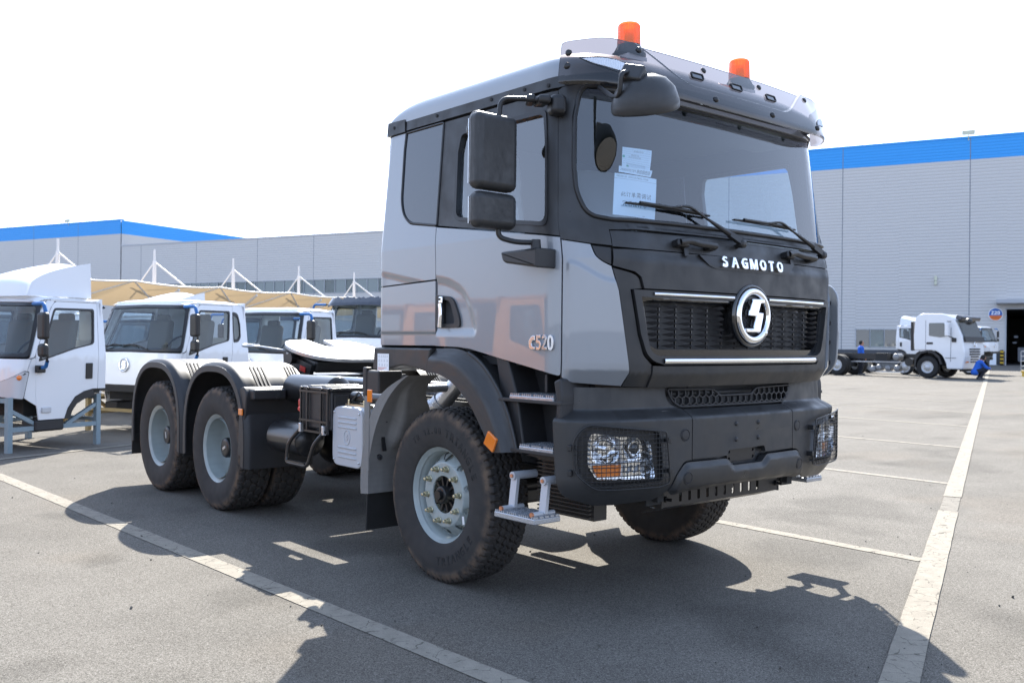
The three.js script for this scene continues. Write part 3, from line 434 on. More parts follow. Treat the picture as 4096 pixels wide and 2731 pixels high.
  // wire guards
  const guardO = rounded(bx([[-1.215, 1.0, 0.05], [-1.175, 1.084, 0.05], [-0.715, 1.034, 0.02], [-0.683, 0.762, 0.02], [-0.75, 0.748, 0.02], [-1.14, 0.752, 0.05], [-1.21, 0.83, 0.05]]));
  const sdG = sdPoly(guardO), wires = [tube(onSurf(bump, dense(guardO, 0.03, true), 0.035), 0.0042, 140, 6, true, 0)];
  const aMin = bc.ofX(-1.215), aMax = bc.ofX(-0.683);
  const run = (pts) => { let seg = []; const flush = () => { if (seg.length > 1) wires.push(tube(onSurf(bump, seg, 0.035), 0.0024, Math.max(4, seg.length), 4)); seg = []; }; for (const p of pts) { if (sdG(...p) < 0) seg.push(p); else flush(); } flush(); };
  for (let a = aMin + 0.02; a < aMax; a += 0.0235) run(Array.from({ length: 44 }, (_, i) => [a, 0.74 + i * 0.008]));
  for (let y = 0.765; y < 1.08; y += 0.0235) run(Array.from({ length: 40 }, (_, i) => [aMin - 0.01 + (aMax - aMin + 0.02) * i / 39, y]));
  const gd = both('lamp_guard', wires, M.trim, bp[0], bp[1]);
  const clips = []; for (const [x, y] of [[-1.222, 0.96], [-1.222, 0.83], [-0.692, 0.985], [-0.68, 0.82]]) clips.push(onFrame(box(0.022, 0.03, 0.045, 0, 0, 0.016, 0.004), bump, bc.ofX(x), y, 0));
  both('guard_clip', clips, M.trim, bp[0], bp[1]);
  // slotted guard under the bumper
  const slots = []; for (let i = 0; i < 10; i++) { const x = -0.40 + i * 0.082; slots.push(rounded([[x - 0.012, 0.605, 0.011], [x + 0.012, 0.605, 0.011], [x + 0.012, 0.668, 0.011], [x - 0.012, 0.668, 0.011]])); }
  const sk = mesh('skid_plate', [ext([[-0.56, 0.585], [0.56, 0.585], [0.56, 0.70], [-0.56, 0.70]], 0.008, 0, slots).translate(0, 0, 1.30), put(ext([[-0.56, 0], [0.56, 0], [0.56, 0.16], [-0.56, 0.16]], 0.008, 0, Array.from({ length: 6 }, (_, i) => circle(-0.38 + i * 0.152, 0.07, 0.03, 20, 0.018))), 0, 0.585, 1.305, -Math.PI / 2 - 0.32), box(0.01, 0.12, 0.2, -0.56, 0.64, 1.21), box(0.01, 0.12, 0.2, 0.56, 0.64, 1.21)], M.steel, truck);
  for (const s of [-1, 1]) mesh('skid_bolt', [rod([s * 0.53, 0.63, 1.3], [s * 0.53, 0.63, 1.36], 0.009, 8), rod([s * 0.53, 0.63, 1.308], [s * 0.53, 0.63, 1.322], 0.017, 6)], M.steel, sk);
  both('bumper_stay', [box(0.05, 0.06, 0.5, -0.62, 0.66, 1.1), box(0.4, 0.05, 0.06, -0.8, 0.66, 1.2), box(0.12, 0.14, 0.012, -0.64, 0.68, 1.31)], M.dark);
}
// ---------- wipers, grab handles, left air guide ----------
{
  const wiper = (piv, mid, tip0, tip1) => {
    const w = grp('wiper', truck); const P = (q, o) => onSurf(cab, [q], o)[0]; const m2 = [(tip0[0] + tip1[0]) / 2, (tip0[1] + tip1[1]) / 2 + 0.006];
    mesh('arm', [between(new THREE.BoxGeometry(0.034, 1, 0.026), P(piv, 0.045), P([(piv[0] * 2 + mid[0]) / 3, (piv[1] * 2 + mid[1]) / 3], 0.045)), between(new THREE.CylinderGeometry(0.006, 0.017, 1, 8), P([(piv[0] * 2 + mid[0]) / 3, (piv[1] * 2 + mid[1]) / 3], 0.045), P(mid, 0.04)), tube([P(mid, 0.04), P([(mid[0] + m2[0]) / 2, Math.max(mid[1], m2[1]) + 0.012], 0.045), P(m2, 0.035)], 0.008, 14, 6), put(new RoundedBoxGeometry(0.055, 0.05, 0.05, 3, 0.02), ...P(piv, 0.04)), rod(P(piv, -0.01), P(piv, 0.04), 0.014)], M.trim, w);
    mesh('blade', [tube(onSurf(cab, dense([tip0, m2, tip1], 0.1), 0.022), 0.006, 30, 6), tube(onSurf(cab, dense([[tip0[0] * 0.75 + m2[0] * 0.25, tip0[1] + 0.004], m2, [tip1[0] * 0.75 + m2[0] * 0.25, tip1[1] + 0.004]], 0.1), 0.032), 0.009, 24, 6), tube(onSurf(cab, dense([tip0, tip1], 0.1), 0.010), 0.004, 30, 5)], M.trim, w);
  };
  wiper([-0.098, 2.072], [-0.39, 2.214], [-0.935, 2.247], [-0.318, 2.228]); wiper([0.82, 2.072], [0.482, 2.206], [-0.101, 2.227], [0.552, 2.223]);
  for (const [a, b] of [[-0.65, -0.325], [0.345, 0.71]]) { const g = grp('grab_handle', truck), y = 2.047; mesh('grip', tube(onSurf(cab, [[a + 0.02, y], [a + 0.1, y + 0.004], [(a + b) / 2, y + 0.002], [b - 0.1, y], [b - 0.02, y - 0.004]], 0.045), 0.019, 24, 10), M.trim, g); mesh('foot', onFrame(box(0.07, 0.03, 0.05, 0, 0, 0.018, 0.012), cab, b - 0.04, y - 0.008, 0), M.trim, g); mesh('foot', [onFrame(box(0.09, 0.042, 0.06, 0, 0, 0.02, 0.012), cab, a + 0.05, y, 0), onFrame(box(0.03, 0.05, 0.012, 0, -0.02, 0.01), cab, a + 0.09, y - 0.02, 0)], M.trim, g); }
  const ag = grp('air_guide', truck);
  mesh('vane', extX(rounded([[1.00, 1.30, 0.02], [1.17, 1.285, 0.04], [1.262, 1.37, 0.06], [1.275, 1.60], [1.272, 1.85, 0.06], [1.21, 1.93, 0.05], [1.0, 1.93, 0.02]]), 1.305, 1.325, 0.006), M.paint, ag);
  for (const y of [1.80, 1.66, 1.525, 1.385]) mesh('slat', box(0.12, 0.028, 0.2, 1.25, y, 1.12, 0.006), M.trim, ag);
}
// ---------- mirrors ----------
{
  const mr = grp('side_mirror', truck), ml = null; const both = (n, g, m, q) => mesh(n, g, m, q);
  const hous = (x0, x1, y0, y1, z, d) => put(new RoundedBoxGeometry(x1 - x0, y1 - y0, d, 5, 0.042), (x0 + x1) / 2, (y0 + y1) / 2, z);
  both('housing', hous(-1.632, -1.352, 2.302, 2.705, 0.925, 0.105), M.plastic, mr, ml);
  both('housing', hous(-1.63, -1.35, 2.10, 2.292, 0.925, 0.10), M.plastic, mr, ml);
  both('mirror_glass', [box(0.22, 0.34, 0.004, -1.506, 2.505, 0.871), box(0.22, 0.14, 0.004, -1.504, 2.196, 0.873)], M.chrome, mr, ml);
  both('mirror_arm', [bent([[-1.27, 2.79, 1.08], [-1.36, 2.80, 0.985], [-1.45, 2.795, 0.93], [-1.455, 2.66, 0.925]], 0.014, 0.06), bent([[-1.455, 2.14, 0.925], [-1.452, 2.06, 0.925], [-1.38, 2.035, 0.985], [-1.30, 2.035, 1.04]], 0.014, 0.06)], M.trim, mr, ml);
  both('arm_base', [put(new RoundedBoxGeometry(0.07, 0.05, 0.17, 4, 0.02), -1.245, 2.80, 1.03, 0.1, -0.5, 0), put(new RoundedBoxGeometry(0.09, 0.11, 0.10, 4, 0.03), -1.185, 2.775, 1.085, 0, -0.4, 0), put(new RoundedBoxGeometry(0.05, 0.045, 0.11, 3, 0.018), -1.30, 2.80, 1.0, 0, -0.6, 0), extX(rounded([[0.83, 1.995, 0.015], [0.85, 1.935, 0.03], [1.13, 1.895, 0.01], [1.13, 2.00, 0.01]]), -1.36, -1.22, 0.012), put(new THREE.CylinderGeometry(0.025, 0.03, 0.06, 14), -1.30, 2.02, 1.055)], M.trim, mr, ml);
  both('camera_pod', put(new RoundedBoxGeometry(0.12, 0.15, 0.22, 4, 0.04), -1.44, 2.66, 0.79, 0.5), M.plastic, mr, ml);
  // kerb mirror over the windscreen
  const km = grp('front_mirror', truck); km.position.set(-1.08, 2.737, 1.62); km.rotation.set(0.30, -0.25, 0.26, 'YXZ'); km.scale.setScalar(0.95);
  mesh('bowl', lathe([[0, 0.105], [0.06, 0.10], [0.115, 0.08], [0.16, 0.035], [0.182, -0.025], [0.182, -0.058], [0.174, -0.066], [0.16, -0.066]], 48).scale(1.04, 1.12, 0.86), M.plastic, km);
  mesh('mirror_glass', lathe([[0, -0.05], [0.1, -0.056], [0.168, -0.066]], 40).scale(1.04, 1.12, 0.86), M.chrome, km);
  const fk = grp('front_mirror_arm', truck);
  mesh('knuckle', put(new RoundedBoxGeometry(0.15, 0.09, 0.12, 2, 0.014), -1.135, 2.812, 1.60, 0.25, 0.35, -0.5), M.plastic, fk);
  mesh('tube', [bent([[-1.05, 2.86, 1.27], [-1.19, 2.74, 1.50], [-1.245, 2.715, 1.60], [-1.255, 2.83, 1.62], [-1.17, 2.84, 1.61]], 0.013, 0.04), rod([-1.22, 2.735, 1.55], [-1.13, 2.735, 1.56], 0.012)], M.trim, fk);
}
// ---------- wheels (axle along x, outer face at +x) ----------
const R0 = 0.548;
function tyreGeo(kind, nT = 640) {
  const side = [[0.116, 0.292], [0.134, 0.30], [0.140, 0.315], [0.150, 0.345], [0.157, 0.38], [0.160, 0.42], [0.158, 0.455], [0.1545, 0.468], [0.1565, 0.472], [0.1535, 0.486], [0.1555, 0.49], [0.150, 0.503], [0.147, 0.510], [0.143, 0.520], [0.138, 0.528], [0.134, 0.534]];
  const crown = []; const nc = 46; for (let i = 0; i <= nc; i++) { const x = 0.131 - 0.262 * i / nc; crown.push([x, 0.5385 + 0.0095 * (1 - (x / 0.131) ** 2)]); }
  const prof = [...side, ...crown, ...[...side].reverse().map(([x, r]) => [-x, r])];
  const groove = (x, s) => { // depth of tread
    const ax = Math.abs(x); let d = 0;
    if (kind === 'front') {
      const per = 0.052, zig = (ph) => 0.011 * (Math.abs(((s / per + ph) % 1 + 1) % 1 - 0.5) * 4 - 1);
      for (const [c, ph] of [[-0.072, 0.0], [-0.025, 0.5], [0.025, 0], [0.072, 0.5]]) if (Math.abs(x - c - zig(ph)) < 0.0062) d = 0.014;
      const sh = ((s / per + (x > 0 ? 0.25 : 0.75)) % 1 + 1) % 1; if (ax > 0.108 && sh < 0.26) d = 0.016;
    } else {
      const cw = 0.062, ch = 0.098; const best = [9, 9]; const r0 = Math.floor(x / cw), c0 = Math.floor(s / ch);
      for (let i = r0 - 1; i <= r0 + 2; i++) for (let j = c0 - 1; j <= c0 + 2; j++) { const cx = i * cw, cs = (j + (i & 1) * 0.5) * ch; const D = Math.hypot((x - cx) * 1.25, (s - cs) * 0.85); if (D < best[0]) { best[1] = best[0]; best[0] = D; } else if (D < best[1]) best[1] = D; }
      if (best[1] - best[0] < 0.0125) d = 0.016;
      const sh = ((s / ch) % 1 + 1) % 1; if (ax > 0.112 && Math.abs(sh - (x > 0 ? 0.25 : 0.75)) < 0.11) d = 0.018;
    }
    return d;
  };
  const circ = 2 * Math.PI * R0, per = kind === 'front' ? circ / Math.round(circ / 0.052) : circ / Math.round(circ / 0.098), k = (kind === 'front' ? 0.052 : 0.098) / per;
  const n = prof.length; const g = grid(nT, n - 1, (u, v) => { const j = Math.round(v * (n - 1)); let [x, r] = prof[j]; const th = u * 2 * Math.PI, s = u * circ * k; if (r > 0.518) { const blend = sst(0.518, 0.53, r); r -= groove(x, s) * blend; } return [x, r * Math.sin(th), r * Math.cos(th)]; });
  // road dirt caked in a ragged band along the shoulder
  const P = g.attributes.position, col = new Float32Array(P.count * 3);
  for (let i = 0; i < P.count; i++) { const x = P.getX(i), y = P.getY(i), z = P.getZ(i), r = Math.hypot(y, z); const nz = fbm(x * 20, y * 14, z * 14, 5), band = Math.exp(-(((r - 0.505) / 0.022) ** 2)); const fine = fbm(x * 60, y * 70, z * 70, 3); let k2 = clamp(band * (0.55 + 2.0 * nz) + Math.max(0, fine - 0.1) * band * 2.2); const dust = clamp(0.28 + nz * 0.8); const a = [0.024 + 0.020 * dust, 0.0225 + 0.017 * dust, 0.0215 + 0.0145 * dust], b = [0.16, 0.108, 0.07]; for (let c = 0; c < 3; c++) col[i * 3 + c] = a[c] + (b[c] - a[c]) * k2 * 0.72; }
  g.setAttribute('color', new THREE.BufferAttribute(col, 3)); return g;
}
M.tyre = new THREE.MeshPhysicalMaterial({ color: 0xffffff, vertexColors: true, roughness: 0.82, side: THREE.DoubleSide });
const tyreF = tyreGeo('front'), tyreR = tyreGeo('rear', 600);
function sidewallText() { // raised maker's name and size round the sidewall
  const out = []; const ring = (str, start, r, size, dir) => { let a = start; for (const ch of str) { if (ch !== ' ') { const g = new TextGeometry(ch, { font, size, depth: 0.002, curveSegments: 3, bevelEnabled: false }); g.computeBoundingBox(); const w = g.boundingBox.max.x; g.translate(-w / 2, -size / 2, 0); const p = g.attributes.position; for (let i = 0; i < p.count; i++) { const rad = r + p.getY(i) * dir, an = a + p.getX(i) / r * dir * -1; p.setXYZ(i, 0.1585 + p.getZ(i), rad * Math.cos(an), rad * Math.sin(an)); } g.computeVertexNormals(); out.push(clean(g)); } a -= dir * size * 1.02 / r; } };
  ring('TRIANGLE', 3.55, 0.405, 0.052, -1); ring('TR 12.00', 1.0, 0.405, 0.04, 1); ring('TRIANGLE', 0.1, 0.405, 0.052, 1); return merge(out);
}
const rimLathe = (prof, seg = 72) => latheX(prof, seg);
let frontDisc;
{
  const cone = latheX([[0.118, 0.094], [0.118, 0.106], [0.195, 0.106], [0.206, 0.102], [0.236, 0.055], [0.262, 0.03], [0.268, 0.02], [0.262, 0.012], [0.228, 0.042], [0.2, 0.09], [0.19, 0.094], [0.118, 0.094]], 80);
  const ev = new Evaluator(); ev.attributes = ['position', 'normal', 'uv']; let b = new Brush(cone); b.updateMatrixWorld();
  for (let i = 0; i < 10; i++) { const a = (i + 0.5) / 10 * Math.PI * 2; const c = new Brush(new THREE.CylinderGeometry(0.0215, 0.0215, 0.2, 18).rotateZ(Math.PI / 2)); c.position.set(0.05, Math.cos(a) * 0.229, Math.sin(a) * 0.229); c.updateMatrixWorld(); b = ev.evaluate(b, c, SUBTRACTION); }
  frontDisc = clean(b.geometry);
}
const rimF = rimLathe([[0.262, -0.05], [0.262, 0.02], [0.266, 0.06], [0.272, 0.085], [0.284, 0.098], [0.296, 0.112], [0.303, 0.122], [0.306, 0.13], [0.302, 0.134], [0.297, 0.13], [0.288, 0.116], [0.276, 0.104]], 90);
const rimBack = rimLathe([[0.262, -0.05], [0.27, -0.1], [0.30, -0.13]], 60);
const nutGeo = merge([latheX([[0, 0.0], [0.021, 0.0], [0.021, 0.005], [0.0175, 0.007], [0.0175, 0.007]], 18), new THREE.CylinderGeometry(0.0165, 0.0165, 0.022, 6).rotateZ(Math.PI / 2).translate(0.017, 0, 0), latheX([[0.011, 0.026], [0.011, 0.046], [0.008, 0.049], [0, 0.049]], 14)]);
const textF = sidewallText();
function frontWheel(x, sgn) {
  const w = grp('wheel', truck); w.position.set(x, 0.545, 0); w.rotation.y = sgn > 0 ? 0 : Math.PI; const q = w; if (sgn < 0) w.rotation.x = 0.35;
  mesh('tyre', tyreF, M.tyre, q); mesh('tyre_lettering', textF, M.rubber, q);
  mesh('rim', [rimF, rimBack, frontDisc, latheX([[0.262, 0.012], [0.272, 0.0]], 60)], M.rim, q);
  const spk = []; for (let i = 0; i < 10; i++) spk.push(box(0.02, 0.075, 0.014, 0.088, 0.08, 0).rotateX(i / 10 * Math.PI * 2));
  mesh('hub', [latheX([[0.122, 0.06], [0.118, 0.07], [0.112, 0.055], [0.07, 0.055], [0.058, 0.085], [0.054, 0.125], [0.048, 0.132], [0.03, 0.132], [0, 0.132]], 40), new THREE.CylinderGeometry(0.03, 0.032, 0.025, 6).rotateZ(Math.PI / 2).translate(0.142, 0, 0), spk], M.steel, q);
  for (let i = 0; i < 10; i++) { const a = (i + 0.2) / 10 * Math.PI * 2; const m = mesh('wheel_nut', nutGeo, M.zinc, q); m.position.set(0.106, Math.cos(a) * 0.1675, Math.sin(a) * 0.1675); m.rotation.x = i; }
  if (sgn < 0) { mesh('valve_stem', tube([[0.10, 0.268, 0.05], [0.13, 0.26, 0.04], [0.14, 0.235, 0.03]], 0.004, 12, 6), M.trim, q); mesh('sticker', box(0.001, 0.05, 0.02, 0.111, -0.05, -0.245, 0, 0.5), M.white, q); }
}
frontWheel(-1.01, -1); frontWheel(1.01, 1);
const dualOut = rimLathe([[0.262, 0.12], [0.262, 0.0], [0.245, -0.08], [0.18, -0.112], [0.15, -0.116], [0.1, -0.116], [0.1, -0.13], [0.2, -0.13], [0.27, -0.1]], 72);
const dualLip = rimLathe([[0.262, 0.06], [0.27, 0.09], [0.286, 0.102], [0.299, 0.116], [0.305, 0.13], [0.300, 0.134], [0.292, 0.124], [0.278, 0.108], [0.266, 0.098]], 72);
const hubR = merge([latheX([[0.105, -0.12], [0.105, -0.07], [0.098, -0.055], [0.09, -0.02], [0.088, 0.05], [0.08, 0.062], [0.055, 0.066], [0, 0.066]], 40)]);
const capPlate = box(0.004, 0.022, 0.06, 0.068, 0, 0, 0, 0.3);
const studs = merge(Array.from({ length: 10 }, (_, i) => { const a = i / 10 * Math.PI * 2; return new THREE.CylinderGeometry(0.014, 0.014, 0.05, 6).rotateZ(Math.PI / 2).translate(-0.09, Math.cos(a) * 0.142, Math.sin(a) * 0.142); }));
function rearWheels(z) {
  for (const s of [-1, 1]) {
    const w = grp('wheel', truck); w.position.set(s * 1.075, 0.545, z); w.rotation.y = s > 0 ? 0 : Math.PI; w.rotation.x = z;
    mesh('tyre', tyreR, M.tyre, w); mesh('rim', [dualOut, dualLip], M.rim, w); mesh('hub', hubR, M.steel, w); mesh('hub_plate', capPlate, M.satin, w); mesh('wheel_studs', studs, M.steel, w);
    const i = grp('wheel', truck); i.position.set(s * 0.735, 0.545, z); i.rotation.y = w.rotation.y; i.rotation.x = z + 1; mesh('tyre', tyreR, M.tyre, i); mesh('rim', dualOut, M.rim, i);
  }
}
rearWheels(-3.257); rearWheels(-4.657);
// ---------- chassis ----------
{
  const rail = both('frame_rail', [box(0.012, 0.28, 6.7, -0.42, 0.92, -2.2), box(0.08, 0.012, 6.7, -0.385, 1.06, -2.2), box(0.08, 0.012, 6.7, -0.385, 0.78, -2.2)], M.steel);
  for (const z of [-1.6, -2.6, -3.95, -5.4]) mesh('cross_member', box(0.78, 0.2, 0.14, 0, 0.92, z), M.steel, truck);
  for (const z of [-3.257, -4.657]) mesh('rear_axle', [rod([-0.9, 0.545, z], [0.9, 0.545, z], 0.085, 16), put(new THREE.SphereGeometry(0.24, 20, 14), 0, 0.56, z, 0, 0, 0, [0.9, 1, 1])], M.steel, truck);
  mesh('front_axle', [box(1.7, 0.1, 0.12, 0, 0.48, 0, 0.02), rod([-0.9, 0.545, 0], [0.9, 0.545, 0], 0.06), box(0.09, 0.06, 1.7, -0.42, 0.66, 0.05), box(0.09, 0.06, 1.7, 0.42, 0.66, 0.05)], M.steel, truck);
  mesh('drive_shaft', [rod([0, 0.7, -0.9], [0, 0.62, -3.0], 0.055, 14)], M.steel, truck);
  mesh('engine', [box(0.7, 0.75, 1.35, 0, 0.98, 0.38, 0.05), box(0.5, 0.3, 1.2, 0, 1.36 - 0.08, 0.38, 0.06), rod([-0.36, 0.9, 0.9], [-0.36, 0.9, -0.1], 0.09), box(0.16, 0.3, 0.5, -0.40, 1.05, 0.3, 0.04)], M.cast, truck); mesh('gearbox', [box(0.55, 0.48, 0.9, 0, 0.86, -0.75, 0.1), rod([0, 0.86, -0.3], [0, 0.86, -0.5], 0.3, 20)], M.cast, truck);
  const cool = []; for (let i = 0; i < 14; i++) cool.push(box(0.02, 0.008, 0.42, -0.98, 0.55 + i * 0.022, 0.95)); mesh('cooler', [box(0.1, 0.34, 0.42, -0.9, 0.70, 0.95), cool], M.steel, truck);
  // ladder rails running back beside the deck
  for (const [x, y] of [[-0.50, 1.17], [-0.30, 1.115]]) mesh('deck_tube', rod([x, y, -0.75], [x, y, -2.75], 0.03, 12), M.alu, truck);
  mesh('deck_plate', [box(0.78, 0.008, 1.9, 0, 1.08, -1.6), box(0.9, 0.02, 0.9, 0, 1.10, -3.7), box(0.9, 0.06, 1.2, 0, 1.15, -3.75)], M.steel, truck);
  const tread = []; for (let i = 0; i < 12; i++) for (let j = 0; j < 5; j++) tread.push(box(0.05, 0.006, 0.012, -0.24 + j * 0.12, 1.086, -0.9 - i * 0.11)); mesh('deck_tread', tread, M.alu, truck);
  // fifth wheel
  const fw = grp('fifth_wheel', truck); fw.position.set(0, 1.385, -3.25); fw.rotation.x = 0.19;
  const plate = []; { const a = []; const W = 0.485; const pts = rounded([[-0.09, -0.5, 0.04], [-0.05, -0.12, 0.03], [0.05, -0.12, 0.03], [0.09, -0.5, 0.04], [0.34, -0.46, 0.16], [0.48, -0.18, 0.2], [0.485, 0.12, 0.2], [0.40, 0.34, 0.2], [0.2, 0.44, 0.2], [-0.2, 0.44, 0.2], [-0.40, 0.34, 0.2], [-0.485, 0.12, 0.2], [-0.48, -0.18, 0.2], [-0.34, -0.46, 0.16]], 7); plate.push(ext(pts.map(([x, y]) => [x, -y]), 0.035, 0.006).rotateX(-Math.PI / 2)); }
  const pg = merge(plate); mesh('coupling_plate', pg, M.satin2 || (M.satin2 = mat(0.50, 0.50, 0.50, 0.33, { metalness: 0.75 })), fw);
  mesh('coupling_skirt', [box(0.8, 0.12, 0.5, 0, -0.07, 0.05, 0.03), box(0.12, 0.02, 0.25, 0.02, 0.02, -0.05)], M.steel, fw);
  both('pedestal', [extX([[-0.28, -0.05], [0.3, -0.05], [0.24, -0.24], [-0.22, -0.24]], -0.44, -0.40), put(new THREE.CylinderGeometry(0.05, 0.05, 0.08, 14).rotateZ(Math.PI / 2), -0.45, -0.06, -0.05)], M.steel, fw);
  mesh('release_handle', [bent([[-0.40, -0.04, -0.3], [-0.66, -0.02, -0.42]], 0.012, 0.03), put(new THREE.TorusGeometry(0.06, 0.012, 8, 20).scale(1.3, 0.65, 1).rotateX(Math.PI / 2), -0.70, -0.02, -0.44)], M.alu, fw);
  mesh('warning_label', box(0.002, 0.05, 0.11, -0.445, -0.12, 0.14), M.red, fw);
  mesh('turntable_base', [box(1.0, 0.05, 0.8, 0, 1.13, -3.25), box(0.12, 0.14, 0.9, -0.42, 1.12, -3.25), box(0.12, 0.14, 0.9, 0.42, 1.12, -3.25)], M.steel, truck);
  // rear fenders
  const arch = (zc, front) => {
    const pts = []; const R = 0.735; for (let i = 0; i <= 34; i++) { const a = Math.PI * (1.06 - 1.12 * i / 34); const c = Math.cos(a), s = Math.sin(a), p = 2.6; const k = Math.pow(Math.pow(Math.abs(c), p) + Math.pow(Math.abs(s), p), -1 / p); pts.push([zc + R * 0.93 * c * k, 0.57 + R * s * k]); }
    const shell = grid(34, 24, (u, v) => { const [z, y] = pts[Math.round(u * 34)]; let x = -1.255 + 0.62 * v; let o = 0; const e = sst(0.07, 0, v) ** 2; const groove = [0.3, 0.52, 0.74].reduce((s, c) => s + Math.exp(-(((v - c) / 0.012) ** 2)), 0); o = -0.03 * e - 0.009 * groove * (y > 1.05 ? 1 : 0); const dz = z - zc, dy = y - 0.57, L = Math.hypot(dz, dy); return [x, y + dy / L * o, z + dz / L * o]; });
    const out = pts, inn = pts.map(([z, y]) => { const dz = z - zc, dy = y - 0.57, L = Math.hypot(dz, dy); return [zc + dz * (1 - 0.085 / L), 0.57 + dy * (1 - 0.085 / L)]; });
    const lip = extX([...out.map(([z, y]) => { const dz = z - zc, dy = y - 0.57, L = Math.hypot(dz, dy); return [z - dz / L * 0.028, y - dy / L * 0.028]; }), ...inn.reverse()], -1.262, -1.245, 0.004);
    return [shell, lip];
  };
  for (const [zc, front] of [[-3.257, true], [-4.657, false]]) {
    const f = grp('rear_fender', truck), fl = grp('rear_fender', truck);
    both('fender_shell', arch(zc, front), M.fender, f, fl);
    for (let i = 0; i < 4; i++) { both('vent_bar', beam([-1.0 - i * 0.035, 1.27, zc + 0.42], [-1.0 - i * 0.035, 1.10, zc + 0.62], 0.014, 0.016), M.trim, f, fl); both('vent_bar', beam([-0.70 - i * 0.028, 1.27, zc + 0.42], [-0.70 - i * 0.028, 1.10, zc + 0.62], 0.012, 0.016), M.trim, f, fl); }
    both('mud_flap', front ? extX([[zc - 0.70, 0.40], [zc - 0.69, 0.40], [zc - 0.68, 0.78], [zc - 0.69, 0.78]], -1.24, -0.64) : extX([[zc - 0.705, 0.30], [zc - 0.69, 0.30], [zc - 0.675, 0.78], [zc - 0.69, 0.78]], -1.24, -0.64), M.rubber, f, fl);
    if (front) {
      both('fender_apron', [extX(rounded([[zc + 0.52, 0.54, 0.02], [zc + 0.585, 0.53, 0.02], [zc + 0.66, 0.92, 0.05], [zc + 0.68, 1.06, 0.03], [zc + 0.62, 1.12, 0.04], [zc + 0.55, 1.10]]), -1.25, -0.62, 0.01), box(0.3, 0.09, 0.16, -1.07, 1.05, zc + 0.67, 0.02)], M.fender, f, fl);
      both('side_marker', box(0.012, 0.055, 0.075, -1.262, 0.905, zc + 0.60, 0.005), M.amberDeep, f, fl);
      both('apron_hook', [box(0.05, 0.05, 0.01, -1.0, 1.04, zc + 0.755), box(0.02, 0.02, 0.02, -1.0, 1.04, zc + 0.76)], M.dark, f, fl);
    }
  }
  // air tanks
  const tank = (p, L, r, axis) => { const pr = [[0, -L / 2 - r * 0.42], [r * 0.45, -L / 2 - r * 0.36], [r * 0.8, -L / 2 - r * 0.2], [r * 0.96, -L / 2 - r * 0.04], [r, -L / 2], [r, L / 2], [r * 0.96, L / 2 + r * 0.04], [r * 0.8, L / 2 + r * 0.2], [r * 0.45, L / 2 + r * 0.36], [0, L / 2 + r * 0.42]]; const g = axis === 'x' ? latheX(pr, 36) : lathe(pr, 36).rotateX(Math.PI / 2); return g.translate(...p); };
  const t1 = mesh('air_tank', [tank([-0.80, 1.095, -2.22], 0.72, 0.122, 'z')], M.steelGloss || (M.steelGloss = mat(0.014, 0.014, 0.015, 0.3, { clearcoat: 0.25, clearcoatRoughness: 0.15 })), truck); mesh('drain_plug', rod([-0.80, 1.095, -2.62], [-0.80, 1.095, -2.66], 0.016, 6), M.steel, t1);
  const t2 = mesh('air_tank', [tank([-1.03, 0.72, -2.14], 0.48, 0.132, 'z')], M.steelGloss, truck); mesh('drain_plug', rod([-1.03, 0.72, -2.42], [-1.03, 0.72, -2.46], 0.016, 6), M.steel, t2);
  mesh('air_tank', tank([0.95, 0.8, -1.6], 1.1, 0.24, 'z'), M.steelGloss, truck);
  // battery box with clamp frame
  const bb = grp('battery_box', truck); const panels = []; for (let i = 0; i < 3; i++) panels.push(box(0.12, 0.24, 0.012, -1.07 + i * 0.138, 0.985, -1.345, 0.006));
  mesh('case', [box(0.43, 0.29, 0.46, -0.935, 0.985, -1.585, 0.015), panels], M.fender, bb);
  mesh('lid', [box(0.45, 0.028, 0.49, -0.935, 1.142, -1.585, 0.01), box(0.42, 0.014, 0.06, -0.935, 1.158, -1.70, 0.005), box(0.42, 0.014, 0.06, -0.935, 1.158, -1.48, 0.005)], M.steelGloss, bb);
  const cl = []; for (const z of [-1.79, -1.69, -1.48, -1.38]) cl.push(box(0.016, 0.34, 0.018, -1.165, 0.98, z, 0.004)); for (const y of [1.12, 0.90, 0.82]) cl.push(box(0.014, 0.016, 0.44, -1.168, y, -1.585)); mesh('clamp_frame', cl, M.steel, bb);
  mesh('latch', [box(0.03, 0.07, 0.03, -1.18, 0.84, -1.76, 0.006), box(0.03, 0.07, 0.03, -1.18, 0.84, -1.41, 0.006)], M.satin, bb);
  mesh('terminal_cover', [put(new RoundedBoxGeometry(0.05, 0.06, 0.07, 3, 0.015), -1.12, 1.02, -1.85), put(new RoundedBoxGeometry(0.05, 0.035, 0.06, 3, 0.012), -1.10, 0.965, -1.90, 0.4)], M.red, bb);
  mesh('step_loop', [bent([[-1.17, 0.84, -1.77], [-1.22, 0.72, -1.88], [-1.23, 0.565, -1.90], [-1.23, 0.565, -1.56], [-1.22, 0.74, -1.48], [-1.17, 0.84, -1.40]], 0.016, 0.05), box(0.04, 0.012, 0.3, -1.23, 0.582, -1.73)], M.steelGloss, truck);
  // muffler
  const mf = grp('muffler', truck); const mo = rounded([[-1.365, 0.595, 0.09], [-0.94, 0.595, 0.09], [-0.945, 1.03, 0.09], [-1.36, 1.03, 0.09]], 8);
  mesh('case', extX(mo, -1.115, -0.62, 0.012), M.silver, mf);
  mesh('end_cover', extX(mo.map(([z, y]) => [-1.152 + (z + 1.152) * 0.985, 0.8125 + (y - 0.8125) * 0.985]), -1.135, -1.108, 0.008), M.muf || (M.muf = mat(0.46, 0.48, 0.51, 0.55, { metalness: 0.2 })), mf);
